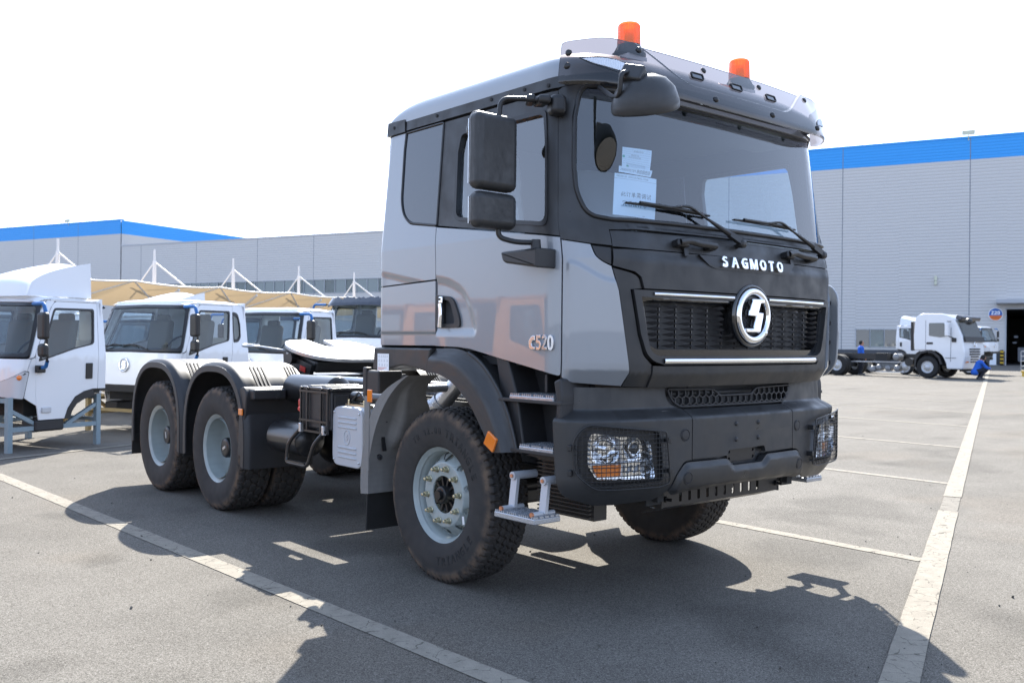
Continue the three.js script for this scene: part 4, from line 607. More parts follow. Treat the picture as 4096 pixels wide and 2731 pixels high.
  const rb = []; for (const y of [0.95, 0.915, 0.88, 0.735, 0.70, 0.665]) rb.push(put(new THREE.CapsuleGeometry(0.0085, 0.24, 4, 8).rotateX(Math.PI / 2), -1.135, y, -1.15)); mesh('pressed_rib', rb, M.muf, mf);
  mesh('pressed_emblem', [put(new THREE.TorusGeometry(0.04, 0.0035, 6, 32).scale(1, 1.3, 1).rotateY(Math.PI / 2), -1.136, 0.81, -1.15), extX([[-1.17, 0.83], [-1.135, 0.83], [-1.15, 0.81], [-1.13, 0.81], [-1.145, 0.79], [-1.17, 0.79], [-1.155, 0.805], [-1.175, 0.81]], -1.139, -1.134)], M.muf, mf);
  const bt = []; for (const [z, y] of [[-1.33, 0.985], [-0.985, 0.985], [-1.33, 0.64], [-0.985, 0.64]]) bt.push(new THREE.SphereGeometry(0.009, 8, 6).translate(-1.137, y, z)); mesh('bolt', bt, M.satin, mf);
  mesh('tail_pipe', rod([-0.9, 0.72, -1.36], [-0.9, 0.72, -1.47], 0.06, 18), M.satin, mf);
  mesh('strap', [rod([-1.07, 1.035, -1.24], [-1.07, 1.075, -1.24], 0.008), rod([-1.07, 1.035, -1.03], [-1.07, 1.075, -1.03], 0.008), box(0.05, 0.02, 0.3, -1.05, 1.035, -1.13)], M.zinc, mf);
  mesh('air_dryer', [rod([-1.0, 1.09, -1.28], [-0.98, 1.09, -0.86], 0.042, 16), bent([[-1.05, 1.04, -1.26], [-1.05, 1.14, -1.13], [-1.05, 1.03, -1.0]], 0.008, 0.03)], M.steelGloss, truck);
  // exhaust flex pipe
  const ex = grp('exhaust_pipe', truck); const folds = []; const A = [-0.56, 1.055, -0.80], B = [-0.50, 1.26, -0.60]; for (let i = 0; i < 26; i++) { const t = i / 25; folds.push([0.066 + (i & 1) * 0.003, t]); }
  mesh('flex_section', between(lathe(folds.map(([r, t]) => [r, t - 0.5]), 28), A, B), M.satin, ex);
  mesh('pipe', tube([[-0.80, 0.93, -1.15], [-0.72, 0.97, -1.02], [-0.63, 1.01, -0.90], [-0.56, 1.055, -0.80]], 0.058, 24, 18), M.satin, ex);
  mesh('clamp', between(new THREE.CylinderGeometry(0.078, 0.078, 1, 26), [-0.565, 1.04, -0.815], [-0.556, 1.067, -0.787]), M.alu, ex); mesh('clamp', between(new THREE.CylinderGeometry(0.076, 0.076, 1, 26), [-0.502, 1.25, -0.608], [-0.497, 1.272, -0.59]), M.alu, ex);
  mesh('reservoir', [box(0.2, 0.16, 0.16, -1.02, 1.22, -0.84, 0.015), box(0.05, 0.2, 0.05, -1.1, 1.22, -0.94, 0.01)], M.fender, truck);
  mesh('deck_bracket', [box(0.16, 0.015, 0.3, -0.56, 1.2, -0.9), rod([-0.9, 1.17, -0.7], [0.7, 1.17, -0.7], 0.03)], M.alu, truck);
}
// ---------- front arches, steps, guards ----------
{
  const dk = both('arch_rear_panel', extX(rounded([[-0.605, 1.462, 0.01], [-0.615, 1.31, 0.01], [-0.50, 1.306, 0.04], [-0.37, 1.335, 0.06], [-0.24, 1.352, 0.05], [0.01, 1.316], [0.05, 1.462]]), -1.262, -0.98, 0.012), M.plastic);
  const o = [[0.058, 1.462], [0.29, 1.460], [0.44, 1.412], [0.563, 1.328], [0.683, 1.196], [0.762, 1.055], [0.82, 0.896]], i = [[0.672, 0.882], [0.568, 1.018], [0.465, 1.137], [0.338, 1.233], [0.23, 1.286], [0.118, 1.311], [0.02, 1.314]];
  const sm = (pts) => new THREE.CatmullRomCurve3(pts.map(([z, y]) => V(z, y, 0)), false, 'catmullrom', 0.5).getPoints(24).map((p) => [p.x, p.y]);
  const ao = sm(o), ai = sm(i).reverse();
  // outer face with a raised rounded edge line, then inward width
  const face = grid(24, 14, (u, v) => { const k = Math.round(u * 24), a = ao[k], b = ai[k]; const z = a[0] + (b[0] - a[0]) * v, y = a[1] + (b[1] - a[1]) * v; const x = -1.225 - 0.05 * sst(0, 0.5, v); return [x, y, z]; });
  const under = grid(24, 3, (u, v) => { const b = ai[Math.round(u * 24)]; return [-1.275 + 0.3 * v, b[1] + 0.02 * v, b[0]]; });
  const top = grid(24, 3, (u, v) => { const b = ao[Math.round(u * 24)]; return [-1.225 + 0.25 * v, b[1], b[0]]; });
  const end = grid(3, 3, (u, v) => { const a = ao[24], b = ai[24]; return [-1.25 + 0.27 * u, a[1] + (b[1] - a[1]) * v, a[0] + (b[0] - a[0]) * v]; });
  const fa = both('wheel_arch', [face, under, top, end], M.plastic);
  both('arch_edge', tube(ao.filter((_, k) => k % 3 === 0 && k > 5).map(([z, y]) => [-1.228, y, z + 0.016]), 0.011, 40, 8), M.plastic, fa[0], fa[1]);
  both('side_marker', put(ext(rounded([[-0.05, -0.035, 0.008], [0.042, -0.05, 0.008], [0.05, 0.035, 0.008], [-0.038, 0.05, 0.008]]), 0.022, 0.005), -1.265, 0.945, 0.665, 0, -Math.PI / 2, -0.35), M.amberDeep, fa[0], fa[1]);
  const stick = canvasTex(256, 256, (g, w, h) => { g.fillStyle = '#e9ebee'; g.fillRect(0, 0, w, h); g.strokeStyle = '#8d9096'; g.lineWidth = 2; for (const [x, y] of [[20, 20], [75, 20], [120, 20], [160, 20], [205, 20], [20, 85], [80, 85], [140, 85], [205, 85], [30, 150], [90, 150], [150, 150], [205, 150]]) { g.beginPath(); g.rect(x, y, 24, 34); g.moveTo(x, y + 34); g.lineTo(x + 28, y + 6); g.moveTo(x + 6, y + 12); g.lineTo(x + 30, y + 42); g.stroke(); } g.fillStyle = '#c26a60'; for (let k = 0; k < 4; k++) g.fillRect(14, 205 + k * 11, 200 - k * 34, 5); });
  const sp = new THREE.PlaneGeometry(0.138, 0.112).rotateY(-Math.PI / 2).translate(-1.2645, 1.366, -0.535 + 0.055); mesh('instruction_sticker', sp, new THREE.MeshPhysicalMaterial({ map: stick, roughness: 0.5, side: THREE.DoubleSide }), dk[0]);
  // step well
  const well = both('step_well', [extX(rounded([[0.60, 0.86], [0.85, 0.84], [1.20, 0.86], [1.20, 1.40], [0.60, 1.46], [0.58, 1.2]]), -1.02, -0.99), extX(rounded([[0.70, 1.0], [0.84, 0.88], [0.86, 0.92], [0.80, 1.20], [0.72, 1.40], [0.60, 1.44], [0.62, 1.36]]), -1.20, -1.0, 0.01), box(0.24, 0.02, 0.52, -1.12, 1.185, 0.94, 0.004), box(0.24, 0.02, 0.42, -1.12, 0.91, 1.0, 0.004), extX(rounded([[1.14, 0.80, 0.01], [1.19, 0.80, 0.01], [1.20, 1.22, 0.02], [1.185, 1.32, 0.02], [1.13, 1.30, 0.02], [1.155, 1.20, 0.03]]), -1.235, -1.0, 0.012), box(0.1, 0.1, 0.02, -1.1, 1.28, 0.98, 0.005)], M.fender);
  const stepG = (z0, z1, y, x0, x1) => { const out = [box(x1 - x0, 0.03, z1 - z0, (x0 + x1) / 2, y - 0.018, (z0 + z1) / 2, 0.006)]; const n = Math.round((z1 - z0) / 0.0165); for (let k = 0; k < n; k++) for (let j = 0; j < 5; j++) { if (k % 6 === 5) continue; out.push(box((x1 - x0) / 5 - 0.010, 0.010, 0.009, x0 + (j + 0.5) * (x1 - x0) / 5, y + 0.002, z0 + (k + 0.5) * (z1 - z0) / n)); } return out; };
  both('step', stepG(0.775, 1.135, 1.215, -1.238, -1.03), M.alu, well[0], well[1]);
  both('step', stepG(0.86, 1.135, 0.94, -1.238, -1.03), M.alu, well[0], well[1]);
  // folding step
  const fs = grp('folding_step', truck), fsl = grp('folding_step', truck);
  both('tread', stepG(0.80, 1.13, 0.585, -1.36, -1.17).map((g) => g), M.alu, fs, fsl);
  const arm = (z) => [beam([-1.245, 0.765, z], [-1.265, 0.60, z], 0.05, 0.02, [1, 0, 0]), rod([-1.27, 0.772, z], [-1.10, 0.772, z], 0.023, 16), rod([-1.34, 0.60, z], [-1.19, 0.60, z], 0.014, 12)];
  both('arm', arm(0.845), M.silver, fs, fsl); both('arm', arm(1.095), M.silver, fs, fsl);
  const caps = []; for (const z of [0.845, 1.095]) caps.push(rod([-1.271, 0.772, z], [-1.279, 0.772, z], 0.010, 10), rod([-1.34, 0.60, z], [-1.352, 0.60, z], 0.013, 10)); both('hinge_pin', caps, M.copper, fs, fsl);
  // guard behind the front wheel, flap
  const gb = grp('wheel_guard', truck), gbl = grp('wheel_guard', truck);
  const band = grid(20, 16, (u, v) => { const a = (186 - 80 * u) * Math.PI / 180; const R = 0.655; const x = -1.245 + (0.40 - 0.16 * sst(0.5, 0.85, u)) * v; const notch = 0.055 * sst(0.3, 0.42, v) * sst(0.95, 0.5, u) * sst(0.25, 0.4, u); return [x, 0.545 + 0.1 * u + (R - notch) * Math.sin(a) * 1.02, (R - notch) * Math.cos(a) - 0.03]; });
  const edge = grid(20, 3, (u, v) => { const a = (186 - 80 * u) * Math.PI / 180, R = 0.655 + 0.07 * v * sst(1.0, 0.55, u); return [-1.245 - 0.004 * v, 0.545 + 0.1 * u + R * Math.sin(a) * 1.02, R * Math.cos(a) - 0.03 - 0.02 * v]; });
  both('guard_shell', [band, edge, box(0.012, 0.5, 0.06, -1.245, 0.88, -0.70)], M.plasticGrey, gb, gbl);
  both('side_marker', box(0.012, 0.085, 0.055, -1.25, 1.135, -0.665, 0.008), M.amberDeep, gb, gbl);
  const scr = []; for (const [x, y, z] of [[-1.17, 0.98, -0.585], [-0.98, 0.98, -0.585], [-1.17, 0.72, -0.66]]) scr.push(put(new THREE.TorusGeometry(0.017, 0.005, 6, 14), x, y, z, -0.4), put(new THREE.SphereGeometry(0.009, 8, 6), x, y, z)); both('guard_screw', scr, M.fender, gb, gbl);
  both('strap_bracket', put(ext(rounded([[-0.015, -0.07, 0.006], [0.015, -0.07, 0.006], [0.012, 0, 0.01], [0.015, 0.07, 0.006], [-0.015, 0.07, 0.006], [-0.012, 0, 0.01]]), 0.01), -1.165, 0.83, -0.63, -0.25), M.trim, gb, gbl);
  both('mud_flap', extX([[-0.715, 0.64], [-0.70, 0.64], [-0.715, 0.225], [-0.73, 0.225]], -1.235, -0.86, 0.003), M.rubber, gb, gbl);
}
// ---------- the yard: local axes x along the bay line, z across ----------
const SITE = 0.3844, sC = Math.cos(SITE), sS = Math.sin(SITE);
const loc = (x, z, y = 0) => [x * sC + z * sS, y, -x * sS + z * sC];
M.wallGrey = mat(0.57, 0.56, 0.545, 0.55); M.wallBlue = mat(0.028, 0.33, 0.82, 0.5); M.seam = mat(0.20, 0.22, 0.25, 0.6); M.plinth = mat(0.085, 0.09, 0.10, 0.85); M.sheetEdge = mat(0.42, 0.44, 0.47, 0.5);
M.winGlass = mat(0.05, 0.065, 0.07, 0.03, { ior: 1.9 }); M.winFrame = mat(0.42, 0.45, 0.48, 0.5); M.black = mat(0.006, 0.006, 0.007, 0.9); M.canvas = mat(0.56, 0.42, 0.25, 0.95, { transmission: 0.3, thickness: 0 }); M.whiteSteel = mat(0.72, 0.73, 0.74, 0.45); M.paneSky = mat(0.55, 0.66, 0.68, 0.02, { transmission: 0.9, thickness: 0, ior: 1.6 });
// ribbed sheet: width along local z from z0 to z1, height y0..y1, ribs run level
function ribbed(z0, z1, y0, y1, pitch = 0.28, d = 0.011) { const n = Math.max(1, Math.round((y1 - y0) / pitch)), rows = [[y0, 0]]; for (let i = 0; i < n; i++) { const a = y0 + (y1 - y0) * i / n, h = (y1 - y0) / n; rows.push([a + h * 0.12, -d], [a + h * 0.62, -d], [a + h * 0.74, 0], [a + h, 0]); } const pos = []; for (let i = 0; i + 1 < rows.length; i++) { const [ya, xa] = rows[i], [yb, xb] = rows[i + 1]; pos.push(xa, ya, z0, xa, ya, z1, xb, yb, z1, xa, ya, z0, xb, yb, z1, xb, yb, z0); } const g = new THREE.BufferGeometry(); g.setAttribute('position', new THREE.Float32BufferAttribute(pos, 3)); g.computeVertexNormals(); return g; }
function facade(name, label, D, z0, z1, H, band, seams, opts = {}) {
  const b = thing(name, label, 'building', [0, 0, 0], SITE); const cuts = [z0, ...seams, z1]; const base = opts.plinth || 0;
  for (let i = 0; i + 1 < cuts.length; i++) {
    const a = cuts[i] + 0.03, c = cuts[i + 1] - 0.03; const holes = (opts.open || []).filter((o) => o[0] < c && o[1] > a).sort((p, q) => p[0] - q[0]); const top = H - band; const parts = []; let at = a;
    if (holes.length) { for (const [h0, h1, y0, y1] of holes) { const A = Math.max(h0, a), B = Math.min(h1, c); if (A > at) parts.push(ribbed(at, A, base, top)); if (y0 > base + 0.01) parts.push(ribbed(A, B, base, y0)); parts.push(ribbed(A, B, y1, top)); at = B; } if (at < c) parts.push(ribbed(at, c, base, top)); } else parts.push(ribbed(a, c, base, top));
    mesh('wall_panel', put(merge(parts), D, 0, 0), M.wallGrey, b);
    if (band) mesh('band_panel', put(ribbed(a, c, top, H - 0.12), D - 0.004, 0, 0), M.wallBlue, b);
  }
  for (const [c0, c1] of opts.core || [[z0, z1]]) mesh('core', box(0.1, H - 0.3, c1 - c0, D + 0.9, H / 2, (c0 + c1) / 2), M.seam, b);
  for (const s of seams) mesh('seam_strip', box(0.03, H - base, 0.09, D + 0.012, (H + base) / 2, s), M.seam, b);
  mesh('parapet_cap', box(0.5, 0.16, z1 - z0 + 0.1, D + 0.2, H - 0.05, (z0 + z1) / 2), band ? M.wallBlue : M.sheetEdge, b);
  if (base) for (const [c0, c1] of opts.core) mesh('plinth', box(0.12, base, c1 - c0, D + 0.045, base / 2, (c0 + c1) / 2), M.plinth, b);
  return b;
}
{
  // hall on the right
  const D = 83; const rb = facade('factory_hall', 'large grey ribbed factory hall with a blue roof band, on the right', D, -46, 46, 19.3, 1.95, [-41.5, -31.2, -20.95, -10.65, -0.35, 9.95, 20.2, 30.5, 40.8], { plinth: 1.17, core: [[-46, 2.3], [10.3, 46]], open: [[-9.45, -5.9, 1.38, 3.0], [2.46, 10.2, 0, 4.66]] });
  for (let i = 0; i < 3; i++) { const w = mesh('window', [box(0.06, 1.62, 0.06, D - 0.02, 2.19, -9.45 + i * 1.183 + 0.03), box(0.06, 0.06, 1.183, D - 0.02, 1.40, -8.86 + i * 1.183), box(0.06, 0.06, 1.183, D - 0.02, 2.98, -8.86 + i * 1.183)], M.winFrame, rb); mesh('pane', box(0.01, 1.52, 1.1, D + 0.02, 2.19, -8.86 + i * 1.183), i === 1 ? M.paneSky : M.winGlass, w); }
  mesh('room_back', box(0.05, 2.2, 4.6, D + 0.8, 2.2, -7.7), M.wallGrey, rb);
  const dr = mesh('doorway', [box(36, 0.1, 8.4, D + 18.1, 4.80, 6.3), box(36, 4.8, 0.1, D + 18.1, 2.4, 2.36), box(36, 4.8, 0.1, D + 18.1, 2.4, 10.3), box(36, 0.02, 7.8, D + 18.1, 0.012, 6.3), box(0.1, 4.8, 8, D + 36, 2.4, 6.3)], M.hallInside || (M.hallInside = mat(0.10, 0.10, 0.105, 0.8)), rb);
  mesh('door_frame', [box(0.14, 4.7, 0.1, D - 0.04, 2.35, 2.42), box(0.14, 0.1, 7.8, D - 0.04, 4.72, 6.3)], M.winFrame, rb);
  mesh('awning', [box(1.3, 0.18, 9, D - 0.62, 5.28, 6.2), box(0.08, 0.3, 9, D - 1.25, 5.3, 6.2), box(1.2, 0.06, 9, D - 0.6, 5.12, 6.2)], M.sheetEdge, rb);
  mesh('bay_interior', [box(0.3, 1.2, 0.5, D + 3.2, 0.9, 3.6), box(0.3, 0.2, 0.3, D + 2.9, 2.4, 3.2), box(0.3, 0.15, 0.3, D + 2.9, 1.9, 3.1)], M.seam, rb);
  for (const z of [-20.8, -0.5, 20]) mesh('floodlight', [box(0.18, 0.36, 1.0, D - 0.25, 19.6, z, 0.03), rod([D, 19.0, z], [D - 0.2, 19.4, z], 0.04)], M.flood || (M.flood = mat(0.62, 0.64, 0.50, 0.4)), rb);
  mesh('wall_lamp', [box(0.12, 0.42, 0.22, D - 0.1, 7.35, -2.95, 0.02), box(0.14, 0.3, 0.2, D - 0.12, 6.95, -2.95, 0.02)], M.flood, rb);
  const stripes = []; for (let i = 0; i < 4; i++) stripes.push(box(0.3, 0.15, 0.3, D - 0.35, 0.1 + i * 0.3, 2.15)); const post = thing('striped_post', 'short black and yellow striped post beside the dark doorway', 'post', [0, 0, 0], SITE);
  for (let i = 0; i < 4; i++) mesh('stripe', box(0.26, 0.15, 0.26, D - 0.35, 0.225 + i * 0.3, 2.15), M.yellow || (M.yellow = mat(0.62, 0.40, 0.03, 0.6)), post); mesh('core', box(0.24, 1.28, 0.24, D - 0.35, 0.64, 2.15), M.black, post);
  // round sign
  const st = canvasTex(256, 256, (g, w, h) => { g.fillStyle = '#e9edf2'; g.fillRect(0, 0, w, h); g.save(); g.beginPath(); g.arc(128, 128, 116, 0, 7); g.clip(); g.fillStyle = '#2360b4'; g.fillRect(0, 0, w, 150); g.fillStyle = '#e0742a'; g.fillRect(0, 150, w, 110); g.fillStyle = '#fff'; g.font = 'bold 96px sans-serif'; g.textAlign = 'center'; g.fillText('Z20', 128, 132); g.fillStyle = '#a8481a'; for (let k = 0; k < 5; k++) { const x = 64 + k * 27; g.fillRect(x, 174, 20, 4); g.fillRect(x + 8, 168, 4, 32); g.fillRect(x, 186, 20, 4); g.fillRect(x, 198, 20, 3); g.fillRect(x, 174, 3, 26); } g.restore(); });
  const rs = thing('round_sign', 'round blue and orange sign reading Z20 on the hall wall', 'sign', [0, 0, 0], SITE);
  mesh('sign_plate', put(new THREE.CylinderGeometry(0.56, 0.56, 0.05, 40).rotateZ(Math.PI / 2), D - 0.06, 4.24, 1.66), M.whiteSteel, rs);
  mesh('sign_face', put(new THREE.CircleGeometry(0.55, 40).rotateY(-Math.PI / 2), D - 0.092, 4.24, 1.66), new THREE.MeshPhysicalMaterial({ map: st, roughness: 0.5, side: THREE.DoubleSide }), rs);
  const kt = canvasTex(64, 128, (g, w, h) => { g.fillStyle = '#dfe5ec'; g.fillRect(0, 0, w, h); g.fillStyle = '#2f6fc4'; g.fillRect(0, 0, w, 40); g.fillStyle = '#fff'; g.beginPath(); g.arc(32, 14, 6, 0, 7); g.fill(); g.fillRect(18, 26, 28, 5); });
  const ks = thing('sign_stand', 'small white sign stand with a blue head beside the doorway', 'sign', [0, 0, 0], SITE);
  mesh('board', box(0.12, 1.5, 0.5, D - 1.2, 0.78, 1.5, 0.02), M.whiteSteel, ks); mesh('board_face', put(new THREE.PlaneGeometry(0.48, 1.44).rotateY(-Math.PI / 2), D - 1.264, 0.79, 1.5), new THREE.MeshPhysicalMaterial({ map: kt, roughness: 0.5, side: THREE.DoubleSide }), ks); mesh('foot', box(0.4, 0.05, 0.7, D - 1.2, 0.026, 1.5), M.seam, ks);
  const tr = thing('wire_trolley', 'wire trolley with yellow base at the right edge', 'trolley', loc(50.0, 3.75), SITE); const tw = []; for (let i = 0; i < 5; i++) { tw.push(rod([-0.4, 0.3 + i * 0.25, -0.5], [-0.4, 0.3 + i * 0.25, 0.5], 0.015, 6)); tw.push(rod([-0.4, 0.3, -0.5 + i * 0.25], [-0.4, 1.3, -0.5 + i * 0.25], 0.015, 6)); } mesh('wire_side', tw, M.sheetEdge, tr); mesh('base', [box(0.8, 0.1, 1.0, 0, 0.26, 0), box(0.1, 0.26, 0.1, -0.3, 0.13, -0.4), box(0.1, 0.26, 0.1, -0.3, 0.13, 0.4)], M.yellow, tr);
  // low hall and tall hall on the left
  const low = facade('low_hall', 'lower grey ribbed hall with a window strip behind the carports', D, -103.8, -46.2, 14.1, 0, [-100, -89.9, -79.6, -70.8, -60.5, -51], { open: [[-97, -46.4, 7.1, 8.75]] });
  for (let z = -97; z < -46.6; z += 1.55) { const w = mesh('window', [box(0.08, 1.65, 0.07, D - 0.01, 7.92, z), box(0.08, 0.07, 1.55, D - 0.01, 7.12, z + 0.775), box(0.08, 0.07, 1.55, D - 0.01, 8.73, z + 0.775)], M.winFrame, low); mesh('pane', box(0.012, 1.55, 1.46, D + 0.03, 7.92, z + 0.79), hash(z * 10, 3) < 0.3 ? M.paneSky : M.winGlass2 || (M.winGlass2 = mat(0.16, 0.21, 0.22, 0.05, { ior: 1.7 })), w); }
  const tall = facade('tall_hall', 'tall grey factory hall with a blue roof band at the far left', D, -170, -103.9, 17.65, 1.95, [-160, -150, -140, -131, -122, -112.5]);
  mesh('side_panel', put(ribbed(0, 90, 0, 15.7), D + 0.05, 0, -103.86, 0, Math.PI / 2, 0), M.wallGrey, tall); mesh('side_band', put(ribbed(0, 90, 15.7, 17.53), D + 0.05, 0, -103.85, 0, Math.PI / 2, 0), M.wallBlue, tall);
  for (const x of [30, 60]) mesh('seam_strip', box(0.09, 17.4, 0.05, D + x, 8.7, -103.82), M.seam, tall);
  mesh('floodlight', [box(0.18, 0.4, 1.0, D - 0.25, 17.95, -114.5, 0.03), rod([D, 17.3, -114.5], [D - 0.2, 17.8, -114.5], 0.04)], M.flood, tall);
}
// carports: a mast and tan membrane per bay
for (let k = 1; k < 8; k++) {
  const x0 = 22.2 + k * 6.75, z = -44.3; const ord = ['nearest', 'second', 'third', 'fourth', 'fifth', 'sixth', 'seventh'][k - 1];
  const c = thing('carport', `tan membrane carport with white mast, ${ord} from the left`, 'carport', loc(x0, z), SITE, 'tan carports');
  mesh('mast', [rod([0, 0, 0], [0, 6.35, 0], 0.11, 14), rod([0, 6.35, 0], [0, 7.05, 0], 0.065, 12)], M.whiteSteel, c);
  mesh('strut', rod([0, 6.3, 0], [0.6, 4.7, 2.1], 0.045, 8), M.whiteSteel, c); mesh('strut', rod([0, 6.3, 0], [-0.55, 4.7, -0.9], 0.045, 8), M.whiteSteel, c);
  mesh('membrane', grid(16, 14, (u, v) => { const x = (u - 0.5) * 6.75, q = Math.abs(u - 0.5) * 2; const zz = 2.2 - 5.0 * v; const y = 4.70 + 0.14 * q * q - 1.15 * v - 0.15 * Math.sin(v * Math.PI); return [x, y, zz]; }), M.canvas, c);
  mesh('arm', [beam([0, 3.2, 0], [0, 4.52, 2.15], 0.1, 0.14)], M.whiteSteel, c); mesh('arm', beam([0, 3.2, 0], [0, 3.4, -2.7], 0.1, 0.14), M.whiteSteel, c); mesh('edge_tube', [tube([[-3.37, 4.85, 2.2], [-1.7, 4.745, 2.2], [0, 4.71, 2.2], [1.7, 4.745, 2.2], [3.37, 4.85, 2.2]], 0.045, 16, 6)], M.whiteSteel, c); mesh('brace', [rod([-3.37, 4.86, 2.15], [0, 3.5, 0.3], 0.05, 6), rod([3.37, 4.86, 2.15], [0, 3.5, 0.3], 0.05, 6)], M.whiteSteel, c);
}
// ---------- light truck cabs on stands ----------
M.cabWhite = mat(0.72, 0.74, 0.77, 0.35, { clearcoat: 1, clearcoatRoughness: 0.04 }); M.cabOrange = mat(0.70, 0.25, 0.02, 0.35, { clearcoat: 1, clearcoatRoughness: 0.04 }); M.cabDark = mat(0.03, 0.035, 0.05, 0.3, { clearcoat: 0.5 });
M.beige = mat(0.20, 0.185, 0.16, 0.8); M.tape = mat(0.012, 0.12, 0.36, 0.5); M.standBlue = mat(0.26, 0.34, 0.38, 0.55, { map: duskMap }); M.standRust = mat(0.40, 0.29, 0.13, 0.7, { map: duskMap });
function lightCab(parent, { L = 1.47, quarter = false, deflector = false, paint = M.cabWhite, visorDark = false, H = 0, full = true } = {}) {
  const hw = (y) => interp(y, [[0.4, 0.95], [1.25, 0.97], [2.05, 0.87]]), F = (y) => interp(y, [[0.4, -0.04], [0.7, 0], [1.1, -0.02], [1.24, -0.06], [1.93, -0.34], [2.06, -0.46]]);
  const f = (w, y) => { const s = w < 0 ? -1 : 1, a = Math.abs(w), h = hw(y), z = F(y), zs = z - 0.24, xc = 0.68, wc = 1.05; if (a <= xc) return [w, y + H, z - 0.06 * w * w]; if (a <= wc) { const t = (a - xc) / (wc - xc) * Math.PI / 2, x = xc + (h - xc) * Math.sin(t); return [s * x, y + H, zs + (z - 0.06 * x * x - zs) * Math.cos(t)]; } return [s * h, y + H, zs - (a - wc) * (zs + L) / (L - 0.24)]; };
  const e = 1.05 + (L - 0.24); const A = (z) => 1.05 + (-z - 0.24); // |w| of a door-side depth z (below the belt)
  const two = (n, g, m, p = parent) => { const q = Array.isArray(g) ? merge(g) : g; mesh(n, q, m, p); mesh(n, mirrorX(q), m, p); };
  const pl = (o, opt) => panel(f, o, { seg: 0.12, depth: 0.02, ...opt });
  mesh('front_panel', pl([[-1.0, 0.72], [1.0, 0.72], [1.06, 1.22], [0, 1.235], [-1.06, 1.22]]), paint, parent);
  const ws = rounded([[-0.97, 1.30, 0.1], [-0.6, 1.275], [0.6, 1.275], [0.97, 1.30, 0.1], [0.90, 1.93, 0.06], [0, 1.95], [-0.90, 1.93, 0.06]]);
  const sur = rounded([[-1.03, 1.25, 0.1], [0, 1.245], [1.03, 1.25, 0.1], [0.965, 1.97, 0.07], [0, 1.99], [-0.965, 1.97, 0.07]]);
  mesh('windscreen_surround', pl(sur, { holes: [ws], off: 0.002 }), M.trim, parent); mesh('windscreen', pl(ws, { off: -0.01, skirt: false }), M.glassCab, parent);
  mesh('header', pl([[-0.97, 1.985], [0, 2.0], [0.97, 1.985], [0.97, 2.05], [-0.97, 2.05]], {}), visorDark ? M.cabDark : paint, parent);
  const d0 = A(-0.42), win = rounded([[A(-0.42), 1.90, 0.05], [A(-1.26), 1.905, 0.05], [A(-1.25), 1.43, 0.05], [A(-0.9), 1.36, 0.1], [A(-0.33) + 0.055, 1.20, 0.03]]);
  const shrink = (p, k) => { const c = p.reduce((s, q) => [s[0] + q[0] / p.length, s[1] + q[1] / p.length], [0, 0]); return p.map(([x, y]) => [c[0] + (x - c[0]) * k, c[1] + (y - c[1]) * k]); };
  const qw = quarter ? [rounded([[A(-1.36), 1.88, 0.03], [A(-1.50), 1.86, 0.06], [A(-1.55), 1.70, 0.03], [A(-1.55), 1.50, 0.03], [A(-1.49), 1.43, 0.03], [A(-1.38), 1.42, 0.03]])] : [];
  const arch = [[A(-0.80), 0.41], [A(-0.86), 0.55], [A(-0.98), 0.70], [A(-1.12), 0.77], [A(-1.26), 0.80]];
  const sideOut = [[A(-0.40), 0.41], ...arch, [e, 0.80], [e, 1.80], [e - 0.05, 1.95], [e - 0.15, 2.03], [1.03, 2.03], [1.035, 1.25], [A(-0.40), 1.1]];
  // door and rear side as two sheets
  const dz = A(-1.34);
  two('door', pl(rounded([[A(-0.40), 0.41], [A(-0.80), 0.41], [A(-0.86), 0.55], [A(-0.98), 0.70], [A(-1.12), 0.77], [A(-1.26), 0.80], [dz, 0.80], [dz, 2.0], [A(-0.40) - 0.05, 2.0, 0.05], [A(-0.30), 1.3], [A(-0.36), 1.1]]), { holes: [win] }), paint);
  two('rear_side', pl([[dz + 0.008, 0.80], [e, 0.80], [e, 1.85], [e - 0.04, 1.97], [e - 0.12, 2.03], [1.04, 2.04], [1.04, 2.008], [dz + 0.008, 2.008]], { holes: qw }), paint);
  two('pillar', pl([[1.0, 1.22], [A(-0.30) - 0.01, 1.25], [A(-0.40) - 0.06, 2.0], [0.98, 2.03], [1.045, 1.24]], { off: -0.004 }), paint);
  two('lower_corner', pl([[1.008, 0.72], [A(-0.40) - 0.01, 0.6], [A(-0.37), 1.1], [A(-0.31), 1.24], [1.07, 1.22]], { off: -0.003 }), paint);
  two('window_trim', pl(shrink(win, 1.04), { holes: [shrink(win, 0.955)], off: 0.004 }), M.trim); two('side_window', pl(shrink(win, 0.97), { off: -0.012, skirt: false }), M.glassCab);
  if (quarter) { two('quarter_trim', pl(shrink(qw[0], 1.12), { holes: [shrink(qw[0], 0.86)], off: 0.004 }), M.trim); two('quarter_window', pl(shrink(qw[0], 0.9), { off: -0.01, skirt: false }), M.glassCab); }
  mesh('roof', grid(20, 16, (u, v) => { const z = -0.44 - (L - 0.44) * v, k = Math.pow(Math.abs(u - 0.5) * 2, 6), e2 = Math.pow(Math.abs(v - 0.5) * 2, 8); return [(u - 0.5) * 1.76, 2.09 + H - 0.06 * k - 0.06 * e2, z]; }), visorDark ? M.cabDark : paint, parent);
  mesh('back_wall', [box(1.8, 0.75, 0.03, 0, 1.1 + H, -L + 0.03), box(0.45, 0.6, 0.03, -0.68, 1.7 + H, -L + 0.03), box(0.45, 0.6, 0.03, 0.68, 1.7 + H, -L + 0.03), box(1.8, 0.12, 0.03, 0, 2.0 + H, -L + 0.03)], paint, parent);
  mesh('cab_floor', [box(1.8, 0.05, L - 0.2, 0, 0.78 + H, -L / 2 - 0.1), box(1.5, 0.3, 0.3, 0, 0.6 + H, -0.5)], M.dark, parent);
